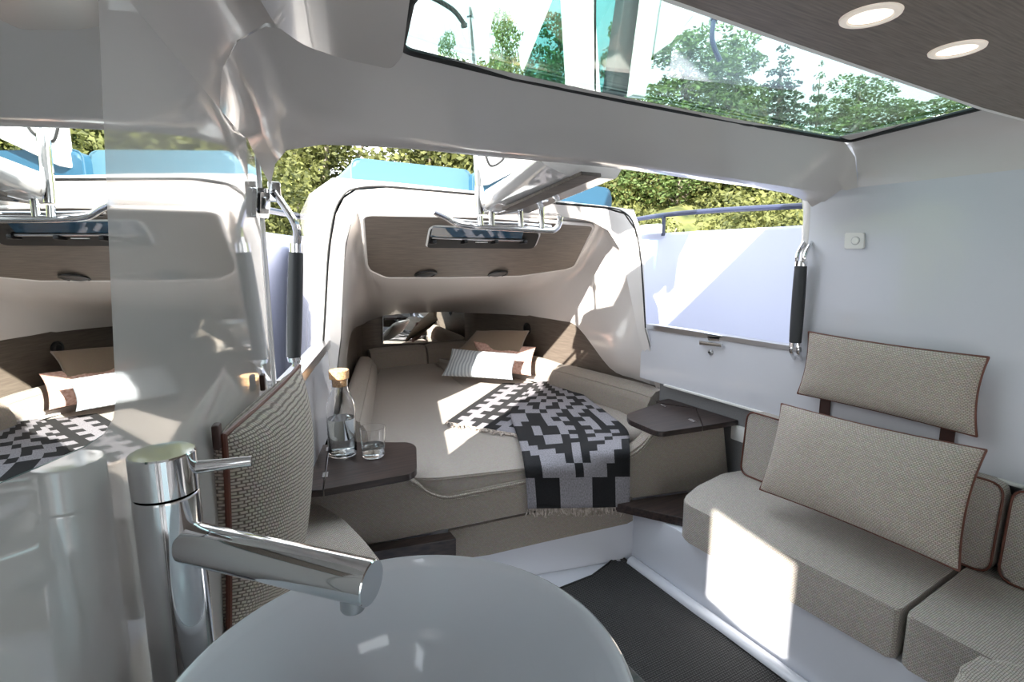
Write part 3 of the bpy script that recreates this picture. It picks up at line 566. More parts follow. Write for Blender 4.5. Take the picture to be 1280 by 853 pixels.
# bolsters around the bed
def bolster(a, b, n, th, label, z0=0.40, z1=0.65, ta=0.0, grp='back cushions round the bed'):
    a = V3(a); b = V3(b); n = V3(n); c = (a + b) / 2
    t = thing('back_cushion', (c.x, c.y, z0), label, 'cushion', grp)
    pr = [(0.0, z0), (0.0, z1 - 0.02), (0.012, z1 - 0.004), (0.03, z1), (th * .55, z1 - .004), (th * .8, z1 - .03), (th, z1 - 0.075), (th + .015, z0)]
    bm = B(); K = 8; rows = []
    for k in range(K + 1):
        s = k / K; p = a + (b - a) * s; e = 1.0 if 0 < k < K else 0.94
        rows.append([V3((p.x, p.y, 0)) + n * (th * .5 + (o - th * .5) * e) + V3((0, 0, z0 + (z - z0) * (0.97 if e < 1 else 1))) for o, z in pr])
    V = grid(bm, rows); bm.faces.new(V[0]); bm.faces.new(V[-1][::-1])
    obj('padding', bm, fabd, t, angle=50)
    bm = B(); tube(bm, [r[5] + n * .001 for r in rows], 0.003, 6); obj('piping', bm, fabd, t)
    return t
bolster((0.40, 2.36, 0), (0.83, 3.82, 0), V3((0.951, -0.308, 0)), 0.13, 'long back cushion along the left side of the bed')
bolster((0.97, 4.12, 0), (1.42, 4.12, 0), V3((0, -1, 0)), 0.12, 'back cushion under the niche mirror, left of the seam')
bolster((1.435, 4.12, 0), (1.83, 4.12, 0), V3((0, -1, 0)), 0.12, 'back cushion behind the pillows, right of the seam')
bolster((1.90, 4.02, 0), (2.005, 2.87, 0), V3((-0.996, -0.09, 0)), 0.09, 'sunlit back cushion at the far right side of bed')
bolster((2.007, 2.86, 0), (2.085, 2.02, 0), V3((-0.996, -0.09, 0)), 0.15, 'back cushion at the near right side beside folding table')

# niche mirror on the back liner
t = thing('niche_mirror', PY(530, 413, 4.14), 'rectangular mirror set in the dark wall behind the bed', 'mirror')
q = [PY(u, v, 4.142) for u, v in ((478, 430), (581, 428), (581, 385), (478, 385))]
bm = B(); slab(bm, q, (0, -0.010, 0), 0.0015); obj('mirror_back', bm, steel, t)
cc = sum(q, V3()) / 4; bm = B(); slab(bm, [cc + (p - cc) * 0.985 + V3((0, -0.0105, 0)) for p in q], (0, -0.001, 0)); obj('mirror_face', bm, mirm, t, smooth=False)
# round dark recess in the right liner
c = RL(659, 411, 0.002); ax = V3((-0.996, -0.09, 0)); t = thing('wall_lamp', c, 'round black flush lamp in dark liner behind pillows', 'lamp')
bm = B(); lathe(bm, [(0.045, 0), (0.045, 0.006), (0.036, 0.008), (0.033, 0.003), (0, 0.003)], c, ax, 28); obj('lamp_bezel', bm, black, t)
bm = B(); lathe(bm, [(0.030, 0.003), (0.022, 0.010), (0, 0.012)], c, ax, 24); obj('lamp_lens', bm, rubber, t)

# ceiling panel of the cabin with hatch and lamps
t = thing('cabin_ceiling_panel', PQ(600, 300, .004), 'grey brown ceiling panel above the bed around the hatch', 'panel')
pp = rounded([PQ(u, v, 0.012) for u, v in ((453, 267), (600, 270), (743, 281), (718, 332), (706, 336), (650, 344), (560, 346), (482, 346), (462, 337), (458, 330))], [0.04, 0, 0.04, 0.05, 0, 0, 0, 0.03, 0.02, 0.02], 4)
bm = B(); slab(bm, pp, (0, 0, -0.008), 0.002); obj('panel_board', bm, headl, t)
bm = B(); tube(bm, [p + V3((0, 0, -0.002)) for p in pp], 0.009, 8, closed=True); obj('panel_rim', bm, gelw, t)
t = thing('deck_hatch', PQ(605, 300, .02), 'dark framed rectangular hatch window in the cabin ceiling panel', 'hatch')
hq = rounded([PQ(u, v, 0.016) for u, v in ((533, 307), (538, 281), (676, 288), (668, 308.5))], [.02, .04, .05, .04], 5)
bm = B(); tube(bm, [p + V3((0, 0, -0.003)) for p in hq], 0.0065, 8, closed=True); obj('hatch_trim', bm, plast, t)
hc = sum(hq, V3()) / len(hq); bm = B(); slab(bm, [hc + (p - hc) * 0.99 for p in hq], (0, 0, -0.012)); obj('hatch_frame', bm, rubber, t)
hg = [PQ(u, v, 0.031) for u, v in ((538, 295.5), (541, 283.5), (655, 289), (652, 298))]
hgm = mat('hatch_glass', (60, 92, 116), 0.02, coat=1.0)
bm = B(); slab(bm, hg, (0, 0, -0.002)); obj('hatch_glass', bm, hgm, t, smooth=False)
bm = B(); tube(bm, [PQ(540, 297.5, .034), PQ(656, 301, .034)], .005, 8); obj('hatch_bar', bm, steel, t)
for u in (541, 580, 618, 654):
    p = PQ(u, 302.5, 0.034); bm = B(); box(bm, p, (0.022, 0.06, 0.02), 0.006); o = obj('hatch_latch', bm, black, t)
p = PQ(602, 303, 0.034); bm = B(); box(bm, p, (0.06, 0.02, 0.004), 0.001); obj('hatch_label', bm, plast, t)
for i, u in enumerate((532, 622)):
    c = PQ(u, 342, 0.016); nq = V3((0, -0.274, -0.96)).normalized()
    t = thing('ceiling_lamp', c, ('left black oval lamp at the lower edge of cabin ceiling panel', 'right black oval lamp at the lower edge of cabin ceiling panel')[i], 'lamp', 'lamps in the cabin ceiling panel')
    bm = B(); lathe(bm, [(0.062, 0), (0.062, 0.008), (0.050, 0.012), (0.044, 0.008)], c, nq, 28); obj('lamp_bezel', bm, black, t)
    bm = B(); lathe(bm, [(0.044, 0.009), (0.02, 0.014), (0, 0.014)], c, nq, 24); obj('lamp_lens', bm, grip, t)

# pillows on the bed
def pil(name, px, dep, T, m, label, pipe=None, seed=1, wr=0.004, pinch=0.07):
    c = [PP(u, v, *d) for (u, v), d in zip(px, dep)]
    b = V3(((c[0].x + c[1].x) / 2, (c[0].y + c[1].y) / 2, min(p.z for p in c)))
    t = thing(name, b, label, 'pillow'); o = pillow('pillow_case', c, T, m, t, pipe, 0.004, pinch, seed=seed, wr=wr, nrm=(0, -1, 0.2)); return t
def yp(y): return (0, 1, 0, y)
pil('scatter_pillow', ((560, 450), (652, 444), (661, 414), (596, 414)), (yp(3.60), yp(3.10), yp(3.20), yp(3.70)), 0.10, brownf, 'plain tan pillow at the back of the bed heap', fabd, 2)
pil('scatter_pillow', ((600, 466), (664, 470), (670, 434), (592, 427)), (yp(3.36), yp(2.98), yp(3.08), yp(3.48)), 0.09, pinkf, 'crinkled pink pillow between tan and blue grey pillows', None, 3, 0.008)
pil('scatter_pillow', ((552, 470), (641, 475), (647, 443), (565, 436)), (yp(3.30), yp(2.88), yp(2.98), yp(3.40)), 0.10, bluef, 'blue grey striped lumbar pillow in front on the bed', None, 5, 0.007)

# ================================================================== THROW
tx_ = thing('throw_blanket', (1.2, 1.62, 0.3), 'black and grey block patterned fringed throw draped over bed front', 'blanket')
DK, LG = lin((90, 90, 94)), lin((196, 194, 198))
PAT = ["1100110011001", "0110011001100", "0011001100110", "1001100110011", "1100110011001", "0110011001100", "1001100110011", "0011011011001", "1100110110011", "0110100101101", "0011011011010", "1100110010011", "1100101001011", "1000110011010", "0010011001000", "0010010010010", "0001101001100", "1001100011011", "1100001000110", "0111001001110", "0011101011100", "0011110111000", "1000111100011", "1000111100011"]
def cloth(name, left, right, cols, rowsn, patf, sub=3, thick=0.006, wave=0.0):
    Lp = smoothpts(left, 12); Rp = smoothpts(right, 12)
    def resample(P, n):
        d = [0]
        for a, b in zip(P, P[1:]): d.append(d[-1] + (b - a).length)
        out = []; j = 0
        for i in range(n + 1):
            s = d[-1] * i / n
            while j < len(d) - 2 and d[j + 1] < s: j += 1
            out.append(P[j] + (P[j + 1] - P[j]) * ((s - d[j]) / max(1e-9, d[j + 1] - d[j])))
        return out
    Lr, Rr = resample(Lp, rowsn * sub), resample(Rp, rowsn * sub)
    bm = B(); ul = bm.loops.layers.uv.verify(); cl = bm.loops.layers.color.new('yarn')
    nC = cols * sub; V = []
    for i, (a, b) in enumerate(zip(Lr, Rr)):
        row = []
        for j in range(nC + 1):
            s = j / nC; p = a + (b - a) * s
            wv = wave * (math.sin(s * 13 + i * 0.05) * 0.6 + math.sin(s * 5.5 + 1 + i * 0.11) * 0.5)
            row.append(bm.verts.new(p + V3((0, -abs(wv) * 0.8, abs(wv) * 0.6))))
        V.append(row)
    for i in range(len(V) - 1):
        for j in range(nC):
            f = bm.faces.new((V[i][j], V[i][j + 1], V[i + 1][j + 1], V[i + 1][j])); v = patf(i // sub, j // sub)
            for l, (x, y) in zip(f.loops, ((j, i), (j + 1, i), (j + 1, i + 1), (j, i + 1))): l[ul].uv = (x * .01, y * .01); l[cl] = LG if v else DK
    o = obj(name, bm, throwm, tx_, uv=None, angle=180)
    md = o.modifiers.new('thickness', 'SOLIDIFY'); md.thickness = thick; md.offset = 0
    return Lr, Rr
zt_ = 0.509
def fz(u, v, off): return PF(u, v, off)
# second half of the throw: lies folded back to the left on the mattress
l2 = [PZ(628, 480, .506), PZ(600, 499, .508), PZ(578, 514, .508), PZ(558, 528, .506)]
r2 = [PZ(716, 479, .506), PZ(700, 500, .509), PZ(672, 522, .509), PZ(645, 543, .506)]
def pat2(i, j):
    return 1 if ((j + (i // 1) * 1) % 4 < 2) ^ ((i // 2 + j // 5) % 2 == 0) else 0
e2 = cloth('throw_folded_end', l2, r2, 11, 15, pat2, wave=0.004)
l1 = [PZ(672, 478, .516), PZ(650, 500, .522), PZ(638, 515, .520), PZ(644, 538, .518), PZ(650, 558, .516), PF(655, 582, .012), PF(658, 606, .014), PF(660, 636, .014)]
r1 = [PZ(714, 477, .514), PZ(722, 488, .520), PZ(736, 500, .520), PZ(758, 516, .520), PZ(783, 537, .516), PF(787, 560, .014), PF(787, 590, .016), PF(787, 634, .016)]
e1 = cloth('throw_hanging_end', l1, r1, 13, 24, lambda i, j: int(PAT[min(23, i)][j]), wave=0.005)
def fringe(a, b, dirf, n, ln, name='fringe'):
    bm = B(); rnd = random.Random(4)
    for k in range(n):
        p = a + (b - a) * (k / (n - 1)); dd = dirf(rnd); q1 = p + dd * ln * 0.5 + V3((rnd.uniform(-.006, .006), rnd.uniform(-.006, .002), 0)); q2 = p + dd * ln * rnd.uniform(0.8, 1.2) + V3((rnd.uniform(-.014, .014), rnd.uniform(-.008, .004), 0))
        q1.z = max(q1.z, 0.505) if dd.z > -0.5 and p.z > 0.48 else q1.z; q2.z = max(q2.z, 0.504) if dd.z > -0.5 and p.z > 0.48 else q2.z
        tube(bm, [p, q1, q2], [0.0022, 0.0026, 0.0018], 5)
    obj(name, bm, threadm, tx_, kind='stuff')
fringe(e1[0][-1], e1[1][-1], lambda r: V3((r.uniform(-.25, .25), -0.05, -1)), 90, 0.032)
fringe(e2[0][-1] + V3((0, 0, .002)), e2[1][-1] + V3((0, 0, .002)), lambda r: V3((-0.25 + r.uniform(-.4, .4), -0.9, 0)).normalized(), 80, 0.055)

# ================================================================== FOLDING TABLES
def hinge(p, d, m=steel):
    bm = B(); d = V3(d).normalized(); a = p - d * 0.022; b = p + d * 0.022
    tube(bm, [a, b], 0.0042, 8); n = V3((-d.y, d.x, 0)) * 0.009
    slab(bm, [a - n, b - n, b + n, a + n], (0, 0, 0.0015)); return bm
t = thing('folding_table', PZ(450, 585, .60), 'dark wooden folding side table left of bed carrying carafe and tumbler', 'table')
lt = [PZ(u, v, .62) for u, v in ((405, 612), (514, 592.5), (521, 586), (520.5, 558), (512, 553), (444, 553), (412, 556))]
bm = B(); slab(bm, [p + V3((0, 0, -.024)) for p in rounded(lt, [0, .03, .02, .03, .02, 0, 0], 3)], (0, 0, .024), .002); obj('table_flap', bm, woodd, t)
lt2 = [PZ(u, v, .62) for u, v in ((381, 614), (403, 612.5), (410.5, 556), (390, 556))]
bm = B(); slab(bm, [p + V3((0, 0, -.024)) for p in lt2], (0, 0, .024), .002); obj('fixed_leaf', bm, woodd, t)
for v in (594, 562):
    a = PZ(404.3 + (612 - v) * .13, v, .621); obj('hinge', hinge(a, lt[6] - lt[0]), chrome, t)
t = thing('folding_table', PZ(850, 520, .60), 'dark wooden folding side table right of bed by grey panel', 'table')
rt = [PZ(u, v, .62) for u, v in ((783, 518), (786, 525), (818, 538.5), (828, 540), (878, 533), (870, 511), (822, 504))]
bm = B(); slab(bm, [p + V3((0, 0, -.024)) for p in rounded(rt, [.02, .02, .02, .02, 0, 0, 0], 3)], (0, 0, .024), .002); obj('table_flap', bm, woodd, t)
rt2 = [PZ(u, v, .62) for u, v in ((880, 532.5), (905, 529), (904, 522), (830, 498), (824, 503), (872, 511))]
rt2 = [rt[4] + V3((.004, 0, 0)), V3((2.016, rt[4].y - .02, .62)), V3((2.016, 1.93, .62)), rt[6] + V3((.02, .03, 0)), rt[6] + V3((.012, 0, 0)), rt[5] + V3((.006, 0, 0))]
bm = B(); slab(bm, [p + V3((0, 0, -.024)) for p in rt2], (0, 0, .024), .002); obj('fixed_leaf', bm, woodd, t)
for k in (0.2, 0.85):
    a = rt[4] + (rt[6] - rt[4]) * k; a.z = .621; obj('hinge', hinge(a, rt[6] - rt[4]), chrome, t)

# carafe and tumbler
GS = 1.3
c = PZ(429, 569, .6205)
t = thing('glass_carafe', c, 'clear glass water carafe with cork stopper on left table', 'carafe')
k = 1.0
outp = [(0.0, 0.0), (0.030, 0.0), (0.0385, 0.004), (0.040, 0.012), (0.040, 0.135), (0.038, 0.155), (0.030, 0.178), (0.0235, 0.192), (0.0225, 0.205), (0.0235, 0.226)]
inp = [(0.0215, 0.226), (0.0205, 0.205), (0.0215, 0.192), (0.028, 0.177), (0.036, 0.154), (0.038, 0.135), (0.038, 0.014), (0.034, 0.008), (0.0, 0.008)]
outp = [(a * GS, b * GS) for a, b in outp]; inp = [(a * GS, b * GS) for a, b in inp]
bm = B(); lathe(bm, outp + inp, c, seg=48); obj('carafe_glass', bm, glassm, t, angle=80)
bm = B(); lathe(bm, [(a * GS, b * GS) for a, b in ((0, 0.0082), (0.034, 0.0082), (0.0379, 0.0145), (0.0379, 0.112), (0.0, 0.112))], c, seg=48); obj('water', bm, water, t, angle=60)
bm = B(); lathe(bm, [(a * GS, b * GS) for a, b in ((0, 0.205), (0.0195, 0.205), (0.0205, 0.226), (0.027, 0.228), (0.0275, 0.250), (0.026, 0.252), (0, 0.252))], c, seg=32); obj('cork_stopper', bm, cork, t)
c = PZ(467, 570, .6205)
t = thing('water_glass', c, 'short clear tumbler with a little water on left table', 'glass')
bm = B(); lathe(bm, [(a * GS, b * GS) for a, b in ((0.0, 0.0), (0.029, 0.0), (0.031, 0.003), (0.0365, 0.086), (0.0352, 0.086), (0.0300, 0.014), (0.0, 0.012))], c, seg=40); obj('tumbler_glass', bm, glassm, t, angle=60)
bm = B(); lathe(bm, [(a * GS, b * GS) for a, b in ((0, 0.0122), (0.0299, 0.0142), (0.0315, 0.034), (0.0, 0.034))], c, seg=40); obj('water', bm, water, t, angle=60)

# ================================================================== RIGHT SOFA
def seat(poly, label, z0=.27, z1=.42, r=.03):
    P = rounded(poly, r, 4); t = cush_thing('seat_cushion', P, z0, z1, .022, fab, fabd, label, 'cushion', 'seat cushions of the right sofa'); return t
z = .42
seat([PZ(862, 629, z) + V3((-.02, .03, 0)), V3((1.515, .60, 0)), V3((1.94, .62, 0)), V3((2.0, .62, 0)), V3((2.0, 1.42, 0)), V3((1.85, 1.44, 0)), PZ(880, 612, z) + V3((0, .035, 0))], 'beige woven seat cushion of right sofa, nearest the bed', r=[.06, .02, 0, 0, 0, .03, .05])
seat([V3((1.515, .585, 0)), V3((1.515, .04, 0)), V3((2.0, .02, 0)), V3((2.0, .605, 0)), V3((1.94, .605, 0))], 'beige woven seat cushion of right sofa, nearest the camera corner', r=.02)
bm = B()
t = thing('corner_cushion', (1.33, .22, .30), 'beige rounded cushion edge at the bottom right corner of picture', 'cushion')
cushion(rounded([V3((1.30, .42, 0)), V3((1.12, .22, 0)), V3((1.12, -.2, 0)), V3((1.50, -.2, 0)), V3((1.50, .40, 0))], .06, 5), .33, .46, .03, fab, t, name='padding')
bm = B(); slab(bm, [V3((1.30, .38, 0)), V3((1.15, .2, 0)), V3((1.15, -.15, 0)), V3((1.48, -.15, 0)), V3((1.48, .36, 0))], (0, 0, .329)); obj('stool_base', bm, floorm, t)
def backc(y0, y1, label, x1=1.996, x0=1.93, z0=.425, z1=.70):
    c = V3((x1, (y0 + y1) / 2, z0)); t = thing('back_cushion', c, label, 'cushion', 'back cushions of the right sofa')
    q = rounded([V3((x0 - .01, y0, z0)), V3((x0 - .01, y1, z0)), V3((x0 + .01, y1, z1)), V3((x0 + .01, y0, z1))], .04, 5)
    bm = B(); slab(bm, q, (x1 - x0 - .012, 0, 0), .012, 3); obj('padding', bm, fab, t, angle=50)
    bm = B(); tube(bm, [p + V3((-.002, 0, 0)) for p in rounded([V3((x0 - .01, y0 - .003, z0)), V3((x0 - .01, y1 + .003, z0)), V3((x0 + .01, y1 + .003, z1 + .002)), V3((x0 + .01, y0 - .003, z1 + .002))], .04, 5)], .0034, 8, closed=True); obj('piping', bm, leather, t)
    return t
backc(1.405, .548, 'beige back cushion of right sofa partly behind the long pillow'); backc(.535, -.1, 'beige back cushion of right sofa at the picture edge')
# long pillow
t = thing('lumbar_pillow', V3((1.78, .9, .43)), 'large beige rectangular pillow with brown piping leaning on right sofa', 'pillow')
c4 = [PX(950, 612, 1.72), PX(1199, 714, 1.70), PX(1233, 563, 1.84), PX(977, 505, 1.84)]
pillow('pillow_case', c4, .15, fabp, t, leather, .0036, .05, nrm=(-1, 0, .3), wr=.003, seed=8, N_=28)
t = thing('headrest_cushion', V3((1.95, .9, .83)), 'beige headrest cushion hung by brown leather straps on right wall', 'cushion')
c4 = [PX(997, 492, 1.955), PX(1221, 546, 1.94), PX(1236, 447, 1.94), PX(1011, 415, 1.955)]
pillow('pillow_case', c4, .085, fabp, t, leather, .0036, .05, nrm=(-1, 0, .1), wr=.002, seed=9, N_=28)
for (u, v) in ((1031, 510), (1184, 545)):
    p = PX(u, v, 1.992); bm = B(); box(bm, (1.992, p.y, .82), (.005, .040, .26), .0015); obj('strap', bm, leatherd, t)

# ================================================================== LEFT SOFA
ls = [PZ(u, v, .5) for u, v in ((380, 616), (405, 628), (430, 650), (455, 676), (474, 700))]
P = [V3((LWX(1.42) + .02, 1.66, 0)), V3((ls[0].x - .04, ls[0].y - .15, 0))] + [V3((p.x, min(p.y, 1.80), 0)) for p in ls[1:]] + [V3((.36, 1.15, 0)), V3((.37, .72, 0)), V3((LWX(.72) + .006, .72, 0)), V3((LWX(1.42) + .006, 1.42, 0)), V3((.115, 1.47, 0))]
P = [V3((.165, 1.74, 0)), V3((.222, 1.86, 0))] + [V3((p.x, p.y, 0)) for p in ls[2:]] + [V3((.36, 1.15, 0)), V3((.37, .72, 0)), V3((LWX(.72) + .006, .72, 0)), V3((LWX(1.42) + .006, 1.42, 0))]
t = thing('seat_cushion', (.2, 1.2, .38), 'light woven rounded seat cushion left, behind the faucet', 'cushion')
cushion(rounded(P, [.03, .05, .03, .03, .03, 0, 0, 0, 0], 4), .38, .50, .03, fabn, t, name='padding', seg=5)
pm_ = rounded(P, [.03, .05, .03, .03, .03, 0, 0, 0, 0], 4)
bm = B(); tube(bm, [V3((p.x, p.y, .49)) for p in pm_], .003, 6, closed=True); obj('piping', bm, fabd, t)
bm = B(); slab(bm, [V3((p.x * .97, p.y * .995, 0)) for p in P], (0, 0, .379)); obj('trim_14', bm, floorm, kind='structure')
t = thing('scatter_cushion', V3((.06, 1.0, .505)), 'large coarse woven cushion with brown piping leaning on left wall', 'cushion')
c4 = [PY(286, 790, .78), PY(338, 770, 1.22), PY(374, 457, 1.26), PY(280, 545, .80)]
pillow('pillow_case', c4, .155, fabn, t, leather, .0045, .05, nrm=(1, 0, 0), wr=.0, seed=12, N_=28, pinchk=.6)
for (u, v, y) in ((246, 549, .80), (328, 478, 1.2)):
    p = PY(u, v, y); bm = B(); box(bm, (LWX(y) + .010, y, p.z), (.010, .02, .035), .003, rot=Matrix.Rotation(-.2, 3, 'Z')); obj('strap', bm, leatherd, t)

# ================================================================== OUTSIDE, CLOSE
# foredeck sun cushions
def suncush(px, y, m, label):
    a, b = PY(px[0], px[2], y), PY(px[1], px[3], y)
    t = thing('sun_cushion', V3(((a.x + b.x) / 2, y + .4, min(a.z, b.z) - .12)), label, 'cushion', 'sun cushions on the cabin roof')
    z0 = 1.60
    q = rounded([V3((a.x, y, z0)), V3((b.x, y, z0)), V3((b.x, y, b.z)), V3((a.x, y, a.z))], .045, 5)
    bm = B(); slab(bm, q, (0, .9, -.05), .02, 3); obj('padding', bm, m, t, angle=50)
    bm = B(); tube(bm, [p + V3((0, .012, 0)) for p in q], .004, 6, closed=True); obj('piping', bm, m, t)
suncush((439, 590, 197, 213), 2.44, bluec, 'light blue sun cushion on the left of the cabin roof')
suncush((592, 765, 212, 236), 2.38, blueb, 'deeper blue sun cushion on the right of cabin roof')
# overhead arm with chrome rail
t = thing('overhead_arm', V3((1.08, 1.4, 1.6)), 'white overhead arm with brown inlay reaching over the arch', 'arm')
def sec(uvs, y, n=5): return [PY(u, v, y) for u, v in uvs]
A1 = sec(((594, 260), (600, 268), (618, 270), (664, 266), (674, 252), (642, 232), (602, 240)), 1.98)
A0 = sec(((672, 198), (684, 208), (712, 221), (770, 224), (778, 210), (752, 185), (690, 185)), 1.40)
def ring(P): return rounded(P, .012, 3)
r0, r1 = ring(A0), ring(A1); bm = B(); V = grid(bm, [[a + (b - a) * k / 6 for a, b in zip(r0 + [r0[0]], r1 + [r1[0]])] for k in range(7)]); bm.faces.new(V[-1][:-1]); bm.faces.new(V[0][:-1]); bmesh.ops.remove_doubles(bm, verts=bm.verts, dist=1e-5); obj('arm_body', bm, gel, t, angle=40)
npl = (A1[3] - A1[2]).cross(A0[2] - A1[2]).normalized(); npl = npl if npl.z < 0 else -npl; A1m = (A1[2] + A0[3]) * .5 + npl * .004
ins = [PP(u, v, npl.x, npl.y, npl.z, npl.dot(A1m)) for u, v in ((628, 263.5), (650, 262.5), (752, 221), (727, 219))]
bm = B(); slab(bm, ins, -npl * .012, .002); obj('inlay', bm, inlm, t)
bm = B(); tube(bm, [PY(606, 240, 1.96), PY(640, 222, 1.7), PY(672, 202, 1.42)], .004, 6); obj('gasket', bm, rubber, t)
t = thing('chrome_rail', V3((1.05, 1.95, 1.5)), 'polished double rail hanging on posts under the overhead arm', 'rail')
Yr = 1.93
bm = B(); tube(bm, smoothpts([PY(541, 264, Yr - .05), PY(556, 271, Yr - .02), PY(572, 280, Yr), PY(600, 283.5, Yr), PY(645, 286, Yr), PY(686, 288.5, Yr), PY(695, 286, Yr), PY(699, 280, Yr), PY(700, 273, Yr)], 5), .0125, 12); obj('front_bar', bm, chrome, t)
bm = B(); tube(bm, smoothpts([PY(560, 276, Yr + .06), PY(600, 279, Yr + .06), PY(645, 281, Yr + .06), PY(688, 284, Yr + .06)], 4), .010, 10); obj('rear_bar', bm, chrome, t)
for u, v0, v1 in ((614.5, 260, 282), (650.5, 260, 284), (677, 255, 285)):
    bm = B(); tube(bm, [PY(u, v0, Yr), PY(u, v1, Yr)], .0125, 12); o = obj('post', bm, chrome, t)
bm = B(); tube(bm, [PY(699.5, 274, Yr), PY(700, 271, Yr)], .016, 12); obj('end_cap', bm, chrome, t)
t = thing('chrome_pole', PY(600, 281, Yr - .03), 'upright polished pole standing at the left of overhead arm', 'pole')
bm = B(); tube(bm, [PY(600, 268, Yr - .03), PY(597, 190, Yr - .03), PY(596, 150, Yr - .03)], .0175, 16); obj('pole_tube', bm, chrome, t)
bm = B(); tube(bm, [PY(601, 282, Yr - .03), PY(600, 270, Yr - .03)], .012, 14); obj('pole_foot', bm, chrome, t)
# white hatch lid beyond the pole
t = thing('roof_locker', V3((1.0, 2.6, 1.62)), 'white locker lid with black seal standing on the cabin roof', 'locker')
q = [PY(u, v, 2.35) for u, v in ((604, 232), (612, 231), (676, 199), (676, 175), (604, 175))]
bm = B(); slab(bm, q, (0, .05, 0), .01); obj('lid', bm, gel, t)
bm = B(); tube(bm, smoothpts([PY(u, v, 2.34) for u, v in ((606, 190), (611, 205), (618, 207), (628, 200), (632, 190))], 5), .005, 6); obj('seal', bm, rubber, t)
# railings
def rail(label, rails, posts, y=None):
    t = thing('deck_railing', rails[0][0], label, 'railing')
    for r in rails:
        bm = B(); tube(bm, smoothpts(r, 4), .016, 10); obj('rail_tube', bm, navy, t)
    for a, b in posts:
        bm = B(); tube(bm, [a, b], .013, 10); obj('stanchion', bm, navy, t)
rail('dark navy tube railing above the right bulwark', [[PX(780, 277, 2.59), PX(830, 269, 2.59), PX(900, 263, 2.59), PX(1012, 257, 2.59), V3((2.59, 1.2, 1.60)), V3((2.59, .2, 1.60))]], [(V3((2.59, PX(830, 270, 2.59).y, 1.5)), PX(830, 270, 2.59)), (V3((2.59, 1.0, 1.5)), V3((2.59, 1.0, 1.6)))])
rail('dark navy pulpit railing beyond the left opening', [[PY(372, 270, 3.3), PY(385, 276, 3.5), PY(399, 280, 3.7)], [PY(392, 296, 3.7), PY(397, 278, 3.7), PY(403, 263, 3.7), PY(410, 258, 3.7)], [PY(330, 262, 2.7), PY(372, 270, 3.3)]], [(PY(392, 296, 3.7), PY(392, 300, 3.7))])
p = PX(819, 293, 2.59)
t = thing('deck_box', V3((2.57, p.y, 1.51)), 'small white box standing on the right bulwark under railing', 'box')
bm = B(); box(bm, (2.55, p.y, 1.545), (.05, .17, .065), .01); obj('box_shell', bm, plast, t)

# windscreen and hardtop posts over the skylight
def post(pxs, y, dpt, m, name, t, bev=.008):
    bm = B(); slab(bm, [PY(u, v, y) for u, v in pxs], (0, dpt, 0), bev); return obj(name, bm, m, t)
t = thing('windscreen', V3((.9, 1.5, 1.82)), 'teal tinted windscreen with white posts above the skylight', 'windscreen')
post(((752, 118), (716, 108), (708, -40), (742, -40)), 1.60, .05, gel, 'white_post', t)
post(((790, 118), (764, 112), (786, -40), (812, -40)), 1.66, .06, grip, 'grey_post', t)
post(((808, 122), (791, 119), (812, -40), (832, -40)), 1.60, .04, gel, 'white_post', t)
post(((812, 75), (840, 52), (868, 20), (868, -40), (815, -40)), 1.62, .03, gel, 'corner_bracket', t)
post(((745, 115), (743, 112), (742, -40), (745.5, -40)), 1.60, .02, rubber, 'gasket', t, 0)
post(((788, 130), (745, 118), (745, -60), (800, -60)), 1.72, .008, pane_t, 'tinted_pane', t, 0)
post(((708, 110), (655, 98), (700, -60), (712, -60)), 1.72, .008, pane_t, 'tinted_pane', t, 0)
post(((656, 88), (652, 60), (690, -50), (712, -50)), 1.68, .03, gel, 'slanted_post', t)
post(((612, 78), (606, 40), (620, -40), (626, -40), (613, 40)), 1.66, .03, gel, 'slanted_post', t, .002)
post(((500, 40), (590, 70), (575, 30), (545, -60), (500, -60)), 2.2, .01, panemat('clear_screen', (244, 248, 248)), 'side_screen', t, 0)
t = thing('antenna_pole', PY(588, 90, 1.55), 'chrome antenna pole seen through left part of skylight', 'pole')
bm = B(); tube(bm, [PY(592, 82, 1.55), PY(588, 30, 1.55), PY(585, -30, 1.55)], .010, 12); obj('pole_tube', bm, chrome, t)
bm = B(); tube(bm, [PY(588.5, 22, 1.55), PY(587.5, 12, 1.55)], .019, 14); obj('pole_clamp', bm, chrome, t)
t = thing('window_wiper', PY(560, 20, 1.7), 'curved black wiper arm seen through left part of skylight', 'wiper')
bm = B(); tube(bm, smoothpts([PY(530, -8, 1.7), PY(550, 2, 1.7), PY(568, 14, 1.7), PY(580, 30, 1.7)], 5), .008, 8); obj('wiper_arm', bm, rubber, t)
bm = B(); tube(bm, [PY(580, 30, 1.7), PY(581, 34, 1.7)], .012, 8); obj('wiper_head', bm, rubber, t)
t = thing('window_wiper', PY(890, 40, 2.0), 'short curved grey wiper arm before trees in the skylight', 'wiper')
bm = B(); tube(bm, smoothpts([PY(892, 26, 1.9), PY(890, 45, 1.9), PY(893, 60, 1.9), PY(900, 76, 1.9)], 5), .012, 8); obj('wiper_arm', bm, navy, t)
bm = B(); tube(bm, [PY(892, 26, 1.9), PY(893, 22, 1.9)], .018, 8); obj('wiper_head', bm, navy, t)

